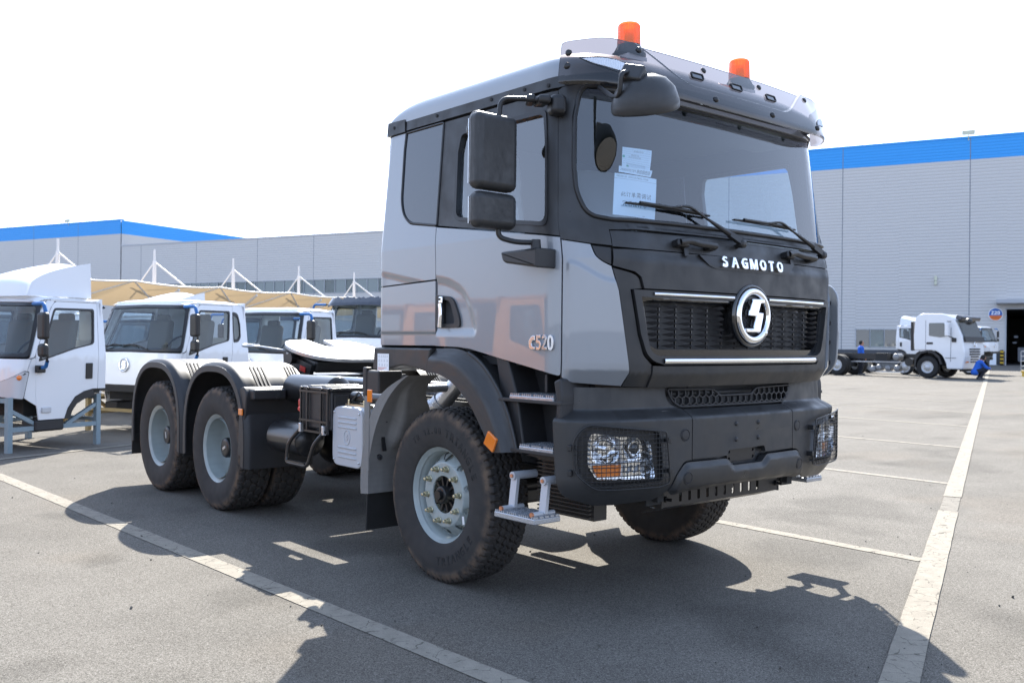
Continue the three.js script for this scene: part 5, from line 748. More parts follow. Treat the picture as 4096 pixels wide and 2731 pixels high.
  mesh('dashboard', [box(1.7, 0.28, 0.34, 0, 1.16 + H, -0.36, 0.06)], M.interiorDark, parent);
  for (const x of [-0.45, 0.48]) mesh('seat', [box(0.5, 0.7, 0.14, x, 1.42 + H, -1.12, 0.06, -0.15), box(0.28, 0.16, 0.1, x, 1.78 + H, -1.2, 0.04), box(0.5, 0.14, 0.45, x, 1.08 + H, -0.9, 0.05)], M.beige, parent);
  mesh('steering_wheel', put(new THREE.TorusGeometry(0.2, 0.015, 8, 28), 0.48, 1.34 + H, -0.62, -0.7), M.trim, parent);
  two('wheel_arch_trim', pl([[A(-0.80), 0.405], [A(-0.86), 0.545], [A(-0.98), 0.695], [A(-1.12), 0.765], [A(-1.26), 0.795], [A(-1.30), 0.70], [A(-1.12), 0.66], [A(-1.0), 0.60], [A(-0.92), 0.50], [A(-0.88), 0.40]], { off: 0.012, depth: 0.1 }), M.fender);
  two('step_box', box(0.3, 0.16, 0.44, -0.78, 0.33 + H, -0.62, 0.03), M.fender);
  if (!full) return;
  two('door_handle', onFrame(box(0.11, 0.22, 0.02, 0, 0, 0, 0.025), f, A(-1.19), 1.05, 0.006), M.trim);
  two('door_lamp', [onFrame(box(0.14, 0.075, 0.02, 0, 0, 0, 0.01), f, A(-0.52), 0.54, 0.01)], M.silver);
  const hl = rounded([[0.62, 0.74, 0.02], [1.0, 0.70, 0.02], [1.06, 1.05, 0.02], [0.98, 1.06, 0.02], [0.8, 0.96, 0.05], [0.64, 0.9, 0.04]]);
  two('headlight', pl(hl, { off: 0.008 }), M.silver); two('headlight_trim', pl(shrink(hl, 1.06), { off: 0.004 }), M.trim); two('turn_lens', onFrame(new THREE.SphereGeometry(0.035, 10, 8), f, 0.93, 0.98, 0.01), M.amberDeep);
  mesh('emblem', [onFrame(new THREE.TorusGeometry(0.10, 0.014, 8, 32), f, 0, 1.03, 0.02), onFrame(ext([[-0.03, 0.07], [0.05, 0.07], [0.03, 0.01], [0.05, 0.01], [0.03, -0.07], [-0.05, -0.07], [-0.02, -0.01], [-0.05, -0.01]], 0.02), f, 0, 1.03, 0.01)], M.chrome, parent);
  mesh('lower_grille', [onFrame(box(1.1, 0.10, 0.03, 0, 0, 0), f, 0, 0.66, 0)], M.fender, parent);
  for (const [a, b] of [[-0.55, -0.05], [0.45, -0.02]]) mesh('wiper', [tube(onSurf(f, [[a, 1.27], [(a + b) / 2 - 0.05, 1.34], [b - 0.1, 1.33]], 0.03), 0.012, 12, 6), tube(onSurf(f, [[a - 0.25, 1.315], [b + 0.1, 1.335]], 0.02), 0.01, 12, 6)], M.trim, parent);
  const arm = [bent([[0.90, 1.95 + H, -0.36], [1.22, 1.95 + H, -0.30], [1.25, 1.85 + H, -0.30], [1.25, 1.25 + H, -0.34], [1.12, 1.12 + H, -0.40], [0.98, 1.10 + H, -0.42]], 0.014, 0.08, 6)];
  two('mirror_arm', arm, M.trim); two('mirror_head', [box(0.17, 0.36, 0.10, 1.25, 1.66 + H, -0.27, 0.045), box(0.15, 0.18, 0.1, 1.25, 1.34 + H, -0.27, 0.045), box(0.08, 0.10, 0.12, 0.99, 1.09 + H, -0.42, 0.015)], M.trim);
  two('arm_wrap', bent([[0.93, 1.955 + H, -0.355], [1.215, 1.955 + H, -0.30], [1.25, 1.86 + H, -0.30], [1.25, 1.83 + H, -0.30]], 0.026, 0.06, 6), M.tape); two('arm_wrap', bent([[1.2, 1.2 + H, -0.37], [1.13, 1.12 + H, -0.40], [1.05, 1.11 + H, -0.41]], 0.026, 0.05, 6), M.tape);
  if (deflector) mesh('roof_deflector', [grid(20, 18, (u, v) => { const z = -0.40 - (L - 0.52) * v, s = (u - 0.5) * 2, hh = 0.52 * Math.pow(v, 0.38); const w = 0.80 - 0.06 * (1 - v); return [s * w, 2.07 + H + hh * Math.pow(Math.max(0, 1 - Math.pow(Math.abs(s), 5)), 0.4) * (0.93 + 0.07 * Math.cos(s * 3)), z]; }), box(1.5, 0.3, 0.02, 0, 2.2 + H, -L + 0.14), grid(14, 6, (u, v) => [0.8 - 0.06 * (1 - u) - 0.02 * v, 2.07 + H + v * 0.5 * Math.pow(u, 0.38), -0.40 - (L - 0.52) * u])], paint, parent);
  if (visorDark) mesh('sun_visor', pl([[-0.98, 1.88], [0, 1.9], [0.98, 1.88], [0.98, 2.06], [0, 2.09], [-0.98, 2.06]], { off: 0.10, depth: 0.02 }), M.cabDark, parent);
}
const TURN = -1.1864; // cabs face the near end of the yard
function stand(x, z, m, label, group, w = 1.5, l = 1.35, h = 0.72) {
  const s = thing('cab_stand', label, 'stand', loc(x, z), SITE, group); const b = (a, c, t = 0.07) => beam(a, c, t, t, Math.abs(a[1] - c[1]) > 0.3 ? [1, 0, 0.01] : [0, 1, 0]);
  for (const [i, j] of [[0, 0], [1, 0], [0, 1], [1, 1]]) mesh('leg', b([i * l, 0, -j * w], [i * l, h, -j * w]), m, s);
  for (const j of [0, 1]) { mesh('rail', b([0.03, 0.30, -j * w], [l - 0.03, 0.30, -j * w], 0.06), m, s); mesh('brace', b([l * 0.62, 0.32, -j * w], [l - 0.03, h * 0.8, -j * w], 0.05), m, s); mesh('brace', b([l * 0.32, 0.32, -j * w], [0.03, h * 0.75, -j * w], 0.05), m, s); }
  for (const i of [0, 1]) { mesh('cross_rail', b([i * l, 0.36, -0.03], [i * l, 0.36, -w + 0.03], 0.05), m, s); mesh('top_rail', b([i * l, h - 0.04, -0.03], [i * l, h - 0.04, -w + 0.03], 0.06), m, s); }
}
{
  const place = (name, label, x, zSide, opt, group) => { const o = thing(name, label, 'truck cab', loc(x, zSide - 0.95), TURN, group); lightCab(o, opt); return o; };
  place('light_truck_cab', 'white light truck cab with tall roof deflector, leftmost on the blue-grey stand', 1.72, -8.72, { deflector: true, L: 1.47 }, 'white cabs on stands');
  place('light_truck_cab', 'white light truck cab with rear quarter window, second in the front row', 4.32, -8.72, { quarter: true, L: 1.73, H: 0.06 }, 'white cabs on stands');
  place('light_truck_cab', 'white light truck cab seen behind the coupling plate, third in the front row', 7.10, -8.75, { L: 1.40, H: 0.03 }, 'white cabs on stands');
  place('light_truck_cab', 'white truck cab with dark roof visor, half hidden by the big cab', 10.1, -8.7, { L: 1.6, H: 0.34, visorDark: true }, 'white cabs on stands');
  place('light_truck_cab', 'white light truck cab with roof deflector, first in the second row', 3.85, -11.7, { deflector: true, L: 1.47, H: -0.1 }, 'white cabs on stands');
  place('light_truck_cab', 'white light truck cab with roof deflector, second in the second row', 7.0, -11.9, { deflector: true, L: 1.47, H: -0.1 }, 'white cabs on stands');
  place('light_truck_cab', 'white light truck cab with dark roof, third in the second row', 10.6, -11.9, { L: 1.47, H: 0.05, visorDark: true }, 'white cabs on stands');
  place('light_truck_cab', 'white light truck cab deep in the third row', 5.6, -14.9, { L: 1.47, full: false }, 'white cabs on stands');
  stand(1.78, -8.80, M.standBlue, 'blue-grey steel stand under the leftmost white cab'); stand(4.45, -9.35, M.standRust, 'rusty yellow stand under the second white cab', undefined, 1.3, 1.3, 0.78); stand(7.2, -9.35, M.standRust, 'rusty stand under the third white cab', undefined, 1.3, 1.1, 0.78); stand(10.3, -9.2, M.standRust, 'stand under the cab with the dark visor', undefined, 1.4, 1.3, 1.05); stand(4.0, -12.2, M.standRust, 'stand under the first cab of the second row', undefined, 1.3, 1.2, 0.66); stand(7.1, -12.4, M.standRust, 'stand under the second cab of the second row', undefined, 1.3, 1.2, 0.66); stand(10.7, -12.4, M.standRust, 'stand under the third cab of the second row', undefined, 1.3, 1.2, 0.8); stand(5.7, -15.4, M.standBlue, 'stand under the third row cab', undefined, 1.3, 1.2, 0.75);
  // orange cabs standing beyond the left edge, mirrored in the grey door
  for (const [x, z, t, lab] of [[-6.9, -3.6, 0.1, 'orange truck cab mirrored in the lower middle of the door'], [-6.9, -5.9, 0.1, 'orange truck cab mirrored in the door beside the handle'], [-6.9, -8.2, 0.1, 'orange truck cab mirrored in the locker lid']]) { const o = thing('orange_truck_cab', lab, 'truck cab', [x, 0, z], t, 'orange cabs outside the frame'); lightCab(o, { paint: M.cabOrange, L: 1.7, H: -0.02, full: false }); mesh('under_frame', [box(1.3, 0.4, 1.2, 0, 0.55, -0.8), box(0.2, 0.4, 0.2, 0.6, 0.2, -0.3), box(0.2, 0.4, 0.2, -0.6, 0.2, -0.3), box(0.2, 0.4, 0.2, 0.6, 0.2, -1.3), box(0.2, 0.4, 0.2, -0.6, 0.2, -1.3)], M.cast, o); }
}
// ---------- white trucks on the right ----------
const simpleWheel = (parent, x, y, z, r = 0.53, w = 0.3) => { const q = grp('wheel', parent); q.position.set(x, y, z); q.rotation.y = x < 0 ? Math.PI : 0; mesh('tyre', latheX([[0.29, -w / 2], [r - 0.05, -w / 2], [r, -w / 2 + 0.05], [r, w / 2 - 0.05], [r - 0.05, w / 2], [0.29, w / 2 - 0.02]], 36), M.rubber, q); mesh('rim', latheX([[0.29, w / 2 - 0.02], [0.27, w / 2 - 0.05], [0.22, 0.06], [0.18, 0.10], [0.12, 0.10], [0.10, 0.14], [0, 0.15]], 30), M.silver, q); const n = []; for (let i = 0; i < 10; i++) { const a = i / 10 * 6.283; n.push(new THREE.CylinderGeometry(0.018, 0.018, 0.05, 6).rotateZ(Math.PI / 2).translate(0.12, Math.cos(a) * 0.165, Math.sin(a) * 0.165)); } mesh('wheel_nuts', n, M.zinc, q); };
{
  const t = thing('chassis_truck', 'white cab and chassis truck with silver air tanks, parked before the hall', 'truck', [40.83, 0, -16.91], 0.06);
  const W = 1.22, prof = rounded([[-0.62, 1.32, 0.05], [-0.66, 2.0], [-0.58, 2.9, 0.2], [-0.30, 3.08, 0.2], [0.75, 3.05, 0.1], [1.25, 2.85, 0.25], [1.62, 1.95, 0.1], [1.72, 1.3, 0.1], [1.70, 0.85, 0.15], [1.62, 0.46, 0.06], [0.92, 0.46, 0.02], [0.88, 0.70, 0.05], [0.70, 1.12, 0.2], [0.35, 1.32, 0.1]], 4);
  mesh('cab_body', extX(prof, -W, W, 0.05), M.cabWhite, t);
  const glassP = rounded([[1.30, 2.78], [1.345, 2.78], [1.66, 1.98], [1.60, 1.98]]);
  mesh('windscreen', put(new RoundedBoxGeometry(2.1, 0.86, 0.03, 2, 0.014), 0, 2.36, 1.50, -0.37), M.winGlass, t); mesh('visor', [box(2.3, 0.2, 0.3, 0, 2.86, 1.42, 0.05, 0.3)], M.cabDark, t); mesh('cowl', box(2.3, 0.26, 0.06, 0, 1.86, 1.70, 0.02, -0.2), M.trim, t);
  for (const s of [-1, 1]) {
    mesh('side_window', put(extX(rounded([[0.08, 2.02, 0.04], [0.08, 2.62, 0.06], [0.78, 2.62, 0.05], [0.98, 2.0, 0.05], [0.6, 1.94]]), -0.012, 0.012, 0.004), s * (W + 0.004), 0, 0), M.winGlass, t);
    mesh('door_seam', put(merge([extX([[-0.08, 1.35], [-0.065, 1.35], [-0.065, 2.75], [-0.08, 2.75]], -0.01, 0.01), extX([[1.08, 0.8], [1.1, 0.8], [1.12, 2.4], [1.1, 2.4]], -0.01, 0.01)]), s * W, 0, 0), M.seam, t);
    mesh('door_handle', box(0.03, 0.10, 0.3, s * (W + 0.01), 1.66, 0.12, 0.03), M.trim, t);
    const mr = grp('mirror', t); mesh('head', box(0.3, 0.62, 0.16, s * 1.45, 2.30, 1.02, 0.06), M.cabWhite, mr); mesh('arm', [rod([s * 1.2, 2.68, 1.1], [s * 1.45, 2.68, 1.02], 0.02), rod([s * 1.2, 1.9, 1.25], [s * 1.42, 2.0, 1.04], 0.02), box(0.1, 0.2, 0.2, s * 1.24, 1.82, 1.25, 0.03)], M.trim, mr);
    mesh('headlight', box(0.5, 0.28, 0.08, s * 0.9, 0.92, 1.70, 0.03), M.silver, t); mesh('turn_lamp', box(0.3, 0.07, 0.09, s * 0.92, 0.80, 1.705, 0.01), M.amberDeep, t);
    mesh('lower_step', box(0.04, 0.02, 0.5, s * (W + 0.005), 0.98, 1.1), M.trim, t);
    simpleWheel(t, s * 1.06, 0.53, 0.0); for (const z of [-4.6, -5.95, -9.2]) { simpleWheel(t, s * 1.06, 0.53, z); simpleWheel(t, s * 0.74, 0.53, z); }
    mesh('arch', put(extX([[-0.62, 0.5], [-0.56, 0.5], [-0.50, 0.9], [-0.3, 1.15], [0, 1.24], [0.3, 1.16], [0.52, 0.95], [0.62, 0.66], [0.70, 0.70], [0.58, 1.04], [0.34, 1.26], [0, 1.33], [-0.34, 1.26], [-0.58, 1.0]], -0.2, 0.2), s * 1.03, 0, 0), M.fender, t);
  }
  for (let i = 0; i < 3; i++) mesh('grille_bar', box(1.2, 0.07, 0.06, 0, 1.16 + i * 0.12, 1.735, 0.02), M.trim, t); for (let i = 0; i < 3; i++) mesh('bumper_slot', box(0.9, 0.06, 0.06, 0, 0.80 + i * 0.12, 1.725, 0.02), M.trim, t);
  mesh('emblem', put(new THREE.TorusGeometry(0.11, 0.025, 8, 24), 0, 1.64, 1.735, -0.1), M.chrome, t);
  mesh('kerb_mirror', [put(new THREE.SphereGeometry(0.2, 16, 12), -1.0, 2.68, 1.82, 0, 0, 0, [1, 0.8, 0.8]), rod([-1.0, 2.85, 1.5], [-1.0, 2.75, 1.8], 0.02)], M.plastic, t);
  for (const s of [-1, 1]) mesh('frame_rail', box(0.08, 0.28, 10.2, s * 0.42, 0.99, -5.6), M.steel, t);
  mesh('under_body', [box(1.6, 0.6, 2.2, 0, 0.9, 0.5), box(1.9, 0.3, 0.1, 0, 0.5, 1.45)], M.dark, t); for (const z of [-4.6, -5.95, -9.2]) mesh('axle', rod([-0.9, 0.53, z], [0.9, 0.53, z], 0.1), M.dark, t);
  for (const [y, z, r, L] of [[0.98, -1.55, 0.17, 0.5], [0.42, -2.0, 0.15, 0.34], [0.44, -2.45, 0.15, 0.34], [0.42, -1.55, 0.15, 0.34], [0.36, -2.75, 0.16, 0.5]]) mesh('air_tank', put(latheX([[0, -L / 2 - r * 0.4], [r * 0.8, -L / 2 - r * 0.2], [r, -L / 2], [r, L / 2], [r * 0.8, L / 2 + r * 0.2], [0, L / 2 + r * 0.4]], 24), -0.85, y, z), M.tank2 || (M.tank2 = mat(0.22, 0.225, 0.235, 0.45, { metalness: 0.3 })), t);
  mesh('battery_box', box(0.4, 0.36, 0.6, -0.88, 0.98, -2.3, 0.02), M.dark, t); mesh('side_filter', put(new THREE.CylinderGeometry(0.2, 0.2, 0.4, 20).rotateZ(Math.PI / 2), -0.9, 0.74, -0.92), M.steel, t); mesh('intake_stack', box(0.2, 1.4, 0.14, -0.95, 2.0, -0.80, 0.03), M.trim, t);
  mesh('lower_frame', [box(0.1, 0.06, 1.6, -0.95, 0.25, -2.0), box(0.06, 0.05, 3.5, -0.6, 0.72, -3.2)], M.alu, t);
  // light trucks behind it
  const lt = (x, z, label, defl, base) => { const o = thing('light_truck', label, 'truck', [x, 0, z], 0.06, 'white light trucks behind the chassis truck'); lightCab(o, { deflector: defl, H: 0.55, full: true }); mesh('frame', [box(0.7, 0.2, 4.5, 0, 0.85, -2.6)], M.steel, o); for (const s of [-1, 1]) { simpleWheel(o, s * 0.82, 0.42, -1.0, 0.42, 0.24); simpleWheel(o, s * 0.82, 0.42, -3.8, 0.42, 0.24); } return o; };
  lt(44.7, -19.1, 'white light truck with roof deflector behind the chassis truck cab', true); lt(48.6, -17.5, 'white light truck nose showing past the front of the chassis truck', false);
}
// ---------- people ----------
function personGeo(bones, size, res, center) { // bones: [a, b, ra, rb, tag]
  const mc = new MarchingCubes(res, new THREE.MeshBasicMaterial(), false, false, 60000); mc.isolation = 0; const N = mc.size; const tags = [];
  const dist = (p, [a, b, ra, rb]) => { const ab = [b[0] - a[0], b[1] - a[1], b[2] - a[2]], ap = [p[0] - a[0], p[1] - a[1], p[2] - a[2]]; const t = clamp((ap[0] * ab[0] + ap[1] * ab[1] + ap[2] * ab[2]) / (ab[0] ** 2 + ab[1] ** 2 + ab[2] ** 2 + 1e-9)); return Math.hypot(ap[0] - ab[0] * t, ap[1] - ab[1] * t, ap[2] - ab[2] * t) - (ra + (rb - ra) * t); };
  const at = (i, j, k) => [center[0] + (i / N * 2 - 1) * size, center[1] + (j / N * 2 - 1) * size, center[2] + (k / N * 2 - 1) * size];
  for (let k = 0; k < N; k++) for (let j = 0; j < N; j++) for (let i = 0; i < N; i++) { const p = at(i, j, k); let s = 0; for (const b of bones) s += Math.exp(-dist(p, b) * 45); mc.field[i + j * N + k * N * N] = Math.log(s + 1e-30) / 45; }
  mc.update(); const n = mc.count; const pos = mc.positionArray.slice(0, n * 3), nor = mc.normalArray.slice(0, n * 3), col = new Float32Array(n * 3);
  const C3 = { shirt: [0.016, 0.11, 0.50], pants: [0.012, 0.014, 0.022], skin: [0.42, 0.22, 0.14], hair: [0.012, 0.011, 0.011], shoe: [0.10, 0.10, 0.10] };
  for (let v = 0; v < n; v++) { const p = [center[0] + pos[v * 3] * size, center[1] + pos[v * 3 + 1] * size, center[2] + pos[v * 3 + 2] * size]; let best = 1e9, tag = 'shirt'; for (const b of bones) { const d = dist(p, b); if (d < best) { best = d; tag = b[4]; } } pos[v * 3] = p[0]; pos[v * 3 + 1] = p[1]; pos[v * 3 + 2] = p[2]; col.set(C3[tag], v * 3); }
  const g = new THREE.BufferGeometry(); g.setAttribute('position', new THREE.BufferAttribute(pos, 3)); g.setAttribute('normal', new THREE.BufferAttribute(nor, 3)); g.setAttribute('color', new THREE.BufferAttribute(col, 3)); return g;
}
const personMat = new THREE.MeshPhysicalMaterial({ vertexColors: true, roughness: 0.85, side: THREE.DoubleSide });
{
  const legS = (s) => [[[s * 0.11, 0.36, -0.10], [s * 0.17, 0.50, 0.30], 0.10, 0.075, 'pants'], [[s * 0.17, 0.50, 0.30], [s * 0.14, 0.12, 0.10], 0.075, 0.055, 'pants'], [[s * 0.14, 0.06, 0.04], [s * 0.15, 0.045, 0.26], 0.05, 0.04, 'shoe']];
  const squat = [...legS(-1), ...legS(1), [[-0.08, 0.34, -0.12], [0.08, 0.34, -0.12], 0.14, 0.14, 'shirt'], [[0, 0.36, -0.10], [0, 0.72, 0.08], 0.15, 0.17, 'shirt'], [[-0.15, 0.80, 0.12], [0.15, 0.80, 0.12], 0.085, 0.085, 'shirt'], [[0, 0.82, 0.13], [0, 0.96, 0.2], 0.06, 0.055, 'skin'], [[0, 1.0, 0.22], [0, 1.06, 0.24], 0.095, 0.09, 'hair'], [[0, 0.97, 0.28], [0, 1.02, 0.30], 0.06, 0.06, 'skin'], ...[-1, 1].flatMap((s) => [[[s * 0.20, 0.80, 0.12], [s * 0.24, 0.58, 0.30], 0.065, 0.05, 'shirt'], [[s * 0.24, 0.58, 0.30], [s * 0.10, 0.52, 0.50], 0.05, 0.035, 'shirt'], [[s * 0.10, 0.52, 0.50], [s * 0.04, 0.50, 0.56], 0.035, 0.03, 'skin']])];
  const p1 = mesh(numbered('person'), personGeo(squat, 0.75, 60, [0, 0.56, 0.15]), personMat, scene); p1.position.set(...loc(42.6, 1.42)); p1.rotation.y = SITE + 0.35; p1.userData = { label: 'person in blue jacket squatting in front of the white chassis truck', category: 'person' };
  const stn = [...[-1, 1].flatMap((s) => [[[s * 0.10, 0.92, 0], [s * 0.11, 0.48, 0.02], 0.10, 0.07, 'pants'], [[s * 0.11, 0.48, 0.02], [s * 0.11, 0.10, -0.02], 0.07, 0.05, 'pants'], [[s * 0.11, 0.05, -0.04], [s * 0.12, 0.04, 0.15], 0.05, 0.04, 'shoe'], [[s * 0.21, 1.40, 0], [s * 0.26, 1.12, 0.02], 0.07, 0.052, 'shirt'], [[s * 0.26, 1.12, 0.02], [s * 0.22, 0.90, 0.14], 0.05, 0.038, 'shirt'], [[s * 0.22, 0.88, 0.15], [s * 0.20, 0.80, 0.19], 0.036, 0.03, 'skin']]), [[-0.06, 0.95, 0], [0.06, 0.95, 0], 0.13, 0.13, 'shirt'], [[0, 0.95, 0], [0, 1.35, 0], 0.14, 0.16, 'shirt'], [[-0.14, 1.40, 0], [0.14, 1.40, 0], 0.08, 0.08, 'shirt'], [[0, 1.42, 0], [0, 1.56, 0.02], 0.055, 0.05, 'skin'], [[0, 1.60, 0.05], [0, 1.66, 0.05], 0.08, 0.085, 'skin'], [[0, 1.66, 0.0], [0, 1.70, 0.0], 0.095, 0.09, 'hair'], [[0, 1.62, 0.14], [0, 1.61, 0.145], 0.018, 0.02, 'skin']];
  const p2 = mesh(numbered('person'), personGeo(stn, 0.95, 76, [0, 0.87, 0.05]), personMat, scene); p2.position.set(...loc(45.4, -4.05)); p2.rotation.y = SITE + 0.5; p2.userData = { label: 'person in blue jacket standing behind the bare chassis rails', category: 'person' };
}
// ---------- ground and markings ----------
{
  const asphalt = dataTex(1024, (u, v) => { const i = u * 1024, j = v * 1024; const fine = hash(i, j, 1), mid = hash(i >> 1, j >> 1, 2), big = hash(i >> 2, (j + ((i >> 2) & 1) * 2) >> 2, 3); let k = 0.70 + 0.26 * (fine - 0.5) + 0.17 * (mid - 0.5) + 0.05 * (big - 0.5); if (fine > 0.96) k += 0.16; if (fine < 0.045) k -= 0.22; const c = noiser.noise(u * 8, v * 8, 1.7) * 0.03; return [k + c + 0.012, k + c, k + c - 0.022]; }, true);
  const rel = dataTex(1024, (u, v) => { const i = u * 1024, j = v * 1024; const k = 0.3 + 0.5 * hash(i, j, 1) + 0.2 * hash(i >> 1, j >> 1, 2); return [k, k, k]; });
  const TILE = 3.2; for (const t of [asphalt, rel]) t.repeat.set(1 / TILE, 1 / TILE);
  M.asphalt = new THREE.MeshPhysicalMaterial({ map: asphalt, bumpMap: rel, bumpScale: 0.004, roughness: 0.95, specularIntensity: 0.35, vertexColors: true, color: C(0.285, 0.276, 0.263) });
  const STAINS = [[-4.4, 0.5, 0.35, 0.25], [3.6, 0.2, 0.7, 0.22], [2.7, 0.0, 0.5, 0.2], [1.5, 1.0, 0.5, 0.2], [-2.6, -1.9, 0.25, 0.28], [-3.3, -3.6, 0.4, 0.18], [7.2, -0.8, 0.8, 0.2], [-1.1, -1.2, 0.4, 0.25], [-1.5, 2.6, 0.3, 0.2], [11.5, -5.5, 1.2, 0.18], [0.9, 2.9, 0.35, 0.2], [16, -5, 1.6, 0.15]];
  const N = 260, ext2 = 420; const g = new THREE.BufferGeometry(), pos = [], uv = [], col = [], idx = [], nor = []; const sp = (t) => Math.sign(t) * (Math.abs(t) * 14 + Math.pow(Math.abs(t), 5) * (ext2 - 14));
  for (let j = 0; j <= N; j++) for (let i = 0; i <= N; i++) { const x = sp(i / N * 2 - 1), z = sp(j / N * 2 - 1) - 2; pos.push(x, 0, z); nor.push(0, 1, 0); uv.push(x, z); const n = fbm(x * 0.35, z * 0.35, 1.1, 4), m = fbm(x * 1.7, z * 1.7, 4.1, 3), st = fbm(x * 0.9 + 30, z * 0.9, 7.7, 3); let k = 0.97 + 0.20 * n + 0.12 * m - 0.22 * sst(0.16, 0.34, st); for (const [sx, sz, r, d] of STAINS) { const q = Math.hypot(x - sx, z - sz) / r + 0.9 * m + 0.5 * n; k *= 1 - d * (1 - sst(0.55, 1.0, q)); } const track = Math.exp(-(((x - 3.0 + 0.1 * m) / 0.16) ** 2)) + Math.exp(-(((x - 4.9 + 0.1 * m) / 0.16) ** 2)); k *= 1 - 0.07 * track * (0.5 + m * 2); const rust = fbm(x * 0.6 + 9, z * 0.6, 3.3, 3); const w = 0.03 * sst(0.12, 0.3, rust); col.push(k * (1.01 + w), k, k * (0.985 - w)); }
  for (let j = 0; j < N; j++) for (let i = 0; i < N; i++) { const a = j * (N + 1) + i; idx.push(a, a + N + 1, a + 1, a + 1, a + N + 1, a + N + 2); }
  g.setAttribute('position', new THREE.Float32BufferAttribute(pos, 3)); g.setAttribute('normal', new THREE.Float32BufferAttribute(nor, 3)); g.setAttribute('uv', new THREE.Float32BufferAttribute(uv, 2)); g.setAttribute('color', new THREE.Float32BufferAttribute(col, 3)); g.setIndex(idx);
  structure('asphalt_ground', g, M.asphalt);
  // worn paint with hairline cracks
  const cracks = []; { const pts = []; for (let i = 0; i < 70; i++) pts.push([hash(i, 1, 9), hash(i, 2, 9)]); cracks.push(...pts); }
  const paintT = dataTex(512, (u, v) => { let d1 = 9, d2 = 9; const wu = u + 0.02 * noiser.noise(u * 20, v * 20, 2), wv = v + 0.02 * noiser.noise(u * 20, v * 20, 5); for (const [a, b] of cracks) { let dx = Math.abs(wu - a), dy = Math.abs(wv - b); dx = Math.min(dx, 1 - dx); dy = Math.min(dy, 1 - dy); const d = Math.hypot(dx, dy); if (d < d1) { d2 = d1; d1 = d; } else if (d < d2) d2 = d; } let k = 0.80 + 0.10 * fbm(u * 12, v * 12, 3, 4) + 0.12 * (hash(u * 512, v * 512, 7) - 0.5); if (d2 - d1 < 0.003 && fbm(u * 5, v * 5, 9, 2) > -0.08) k *= 0.72; if (fbm(u * 26, v * 26, 12, 3) > 0.27) k *= 0.85; return [k, k * 0.985, k * 0.955]; }, true);
  paintT.repeat.set(0.9, 0.9);
  M.marking = new THREE.MeshPhysicalMaterial({ map: paintT, color: C(0.42, 0.396, 0.355), roughness: 0.95, specularIntensity: 0.3, bumpMap: rel, bumpScale: 0.002, side: THREE.DoubleSide });
  let lines = 0; const line = (a, b, w, h = 0.004, m = M.marking) => { const dx = b[0] - a[0], dz = b[1] - a[1], L = Math.hypot(dx, dz), nx = -dz / L * w / 2, nz = dx / L * w / 2; const n = Math.max(1, Math.ceil(L / 0.25)), P = [], U = [], I = []; for (let i = 0; i <= n; i++) { const t = i / n, x = a[0] + dx * t, z = a[1] + dz * t; const e1 = 1 + 0.05 * noiser.noise(x * 6, z * 6, 1), e2 = 1 + 0.05 * noiser.noise(x * 6, z * 6, 9); P.push(x + nx * e1, h, z + nz * e1, x - nx * e2, h, z - nz * e2); U.push(x + nx, z + nz, x - nx, z - nz); if (i < n) I.push(i * 2, i * 2 + 2, i * 2 + 1, i * 2 + 1, i * 2 + 2, i * 2 + 3); } const q = new THREE.BufferGeometry(); q.setAttribute('position', new THREE.Float32BufferAttribute(P, 3)); q.setAttribute('uv', new THREE.Float32BufferAttribute(U, 2)); q.setIndex(I); q.computeVertexNormals(); const nn = q.attributes.normal; for (let i = 0; i < nn.count; i++) nn.setXYZ(i, 0, 1, 0); lines++; structure(lines === 1 ? 'bay_line' : 'bay_line_' + String(lines - 1).padStart(3, '0'), q, m); };
  const mainAt = (x) => 2.275 + (x - 0.468) * -0.4185;
  line([-2.24, -7.15], [-1.84, 4.6], 0.145);
  for (let k = 0; k < 12; k++) { const x = 1.93 + k * 3.86 + k * 0.02; const z = mainAt(x); line([x - 0.05, z - 0.06], [x + 0.06 + k * -0.02, z - (k < 1 ? 6 : 9)], 0.125, 0.004); }
  line([-8, mainAt(-8)], [4.0, mainAt(4.0)], 0.165, 0.008); line([4.85, mainAt(4.85)], [70, mainAt(70)], 0.165, 0.008);
  M.markingWorn = M.marking.clone(); M.markingWorn.color = C(0.315, 0.300, 0.275); line([4.02, mainAt(4.02)], [4.83, mainAt(4.83)], 0.15, 0.006, M.markingWorn);
  { const a = loc(-9, -8.28), b = loc(32, -8.28); line([a[0], a[2]], [b[0], b[2]], 0.10, 0.008); }
}
// loose grit on the yard
{
  const g = new THREE.IcosahedronGeometry(1, 0), n = 420, im = new THREE.InstancedMesh(g, mat(0.09, 0.085, 0.075, 0.9), n), m = new THREE.Matrix4(); im.name = 'loose_grit'; im.userData = { kind: 'stuff', label: 'loose grit and small stones on the asphalt', category: 'grit' }; im.castShadow = im.receiveShadow = true;
  for (let i = 0; i < n; i++) { const s = 0.003 + 0.006 * rand() ** 3, d = 1.5 + 16 * rand() ** 1.6, a = -0.7 + 1.5 * (rand() - 0.5); m.compose(V(-4.65 + Math.sin(-a) * d, s * 0.5 + 0.002, 4.82 - Math.cos(a) * d), new THREE.Quaternion().setFromEuler(new THREE.Euler(rand() * 6, rand() * 6, rand() * 6)), V(s, s * 0.7, s * (0.8 + rand()))); im.setMatrixAt(i, m); }
  scene.add(im);
}
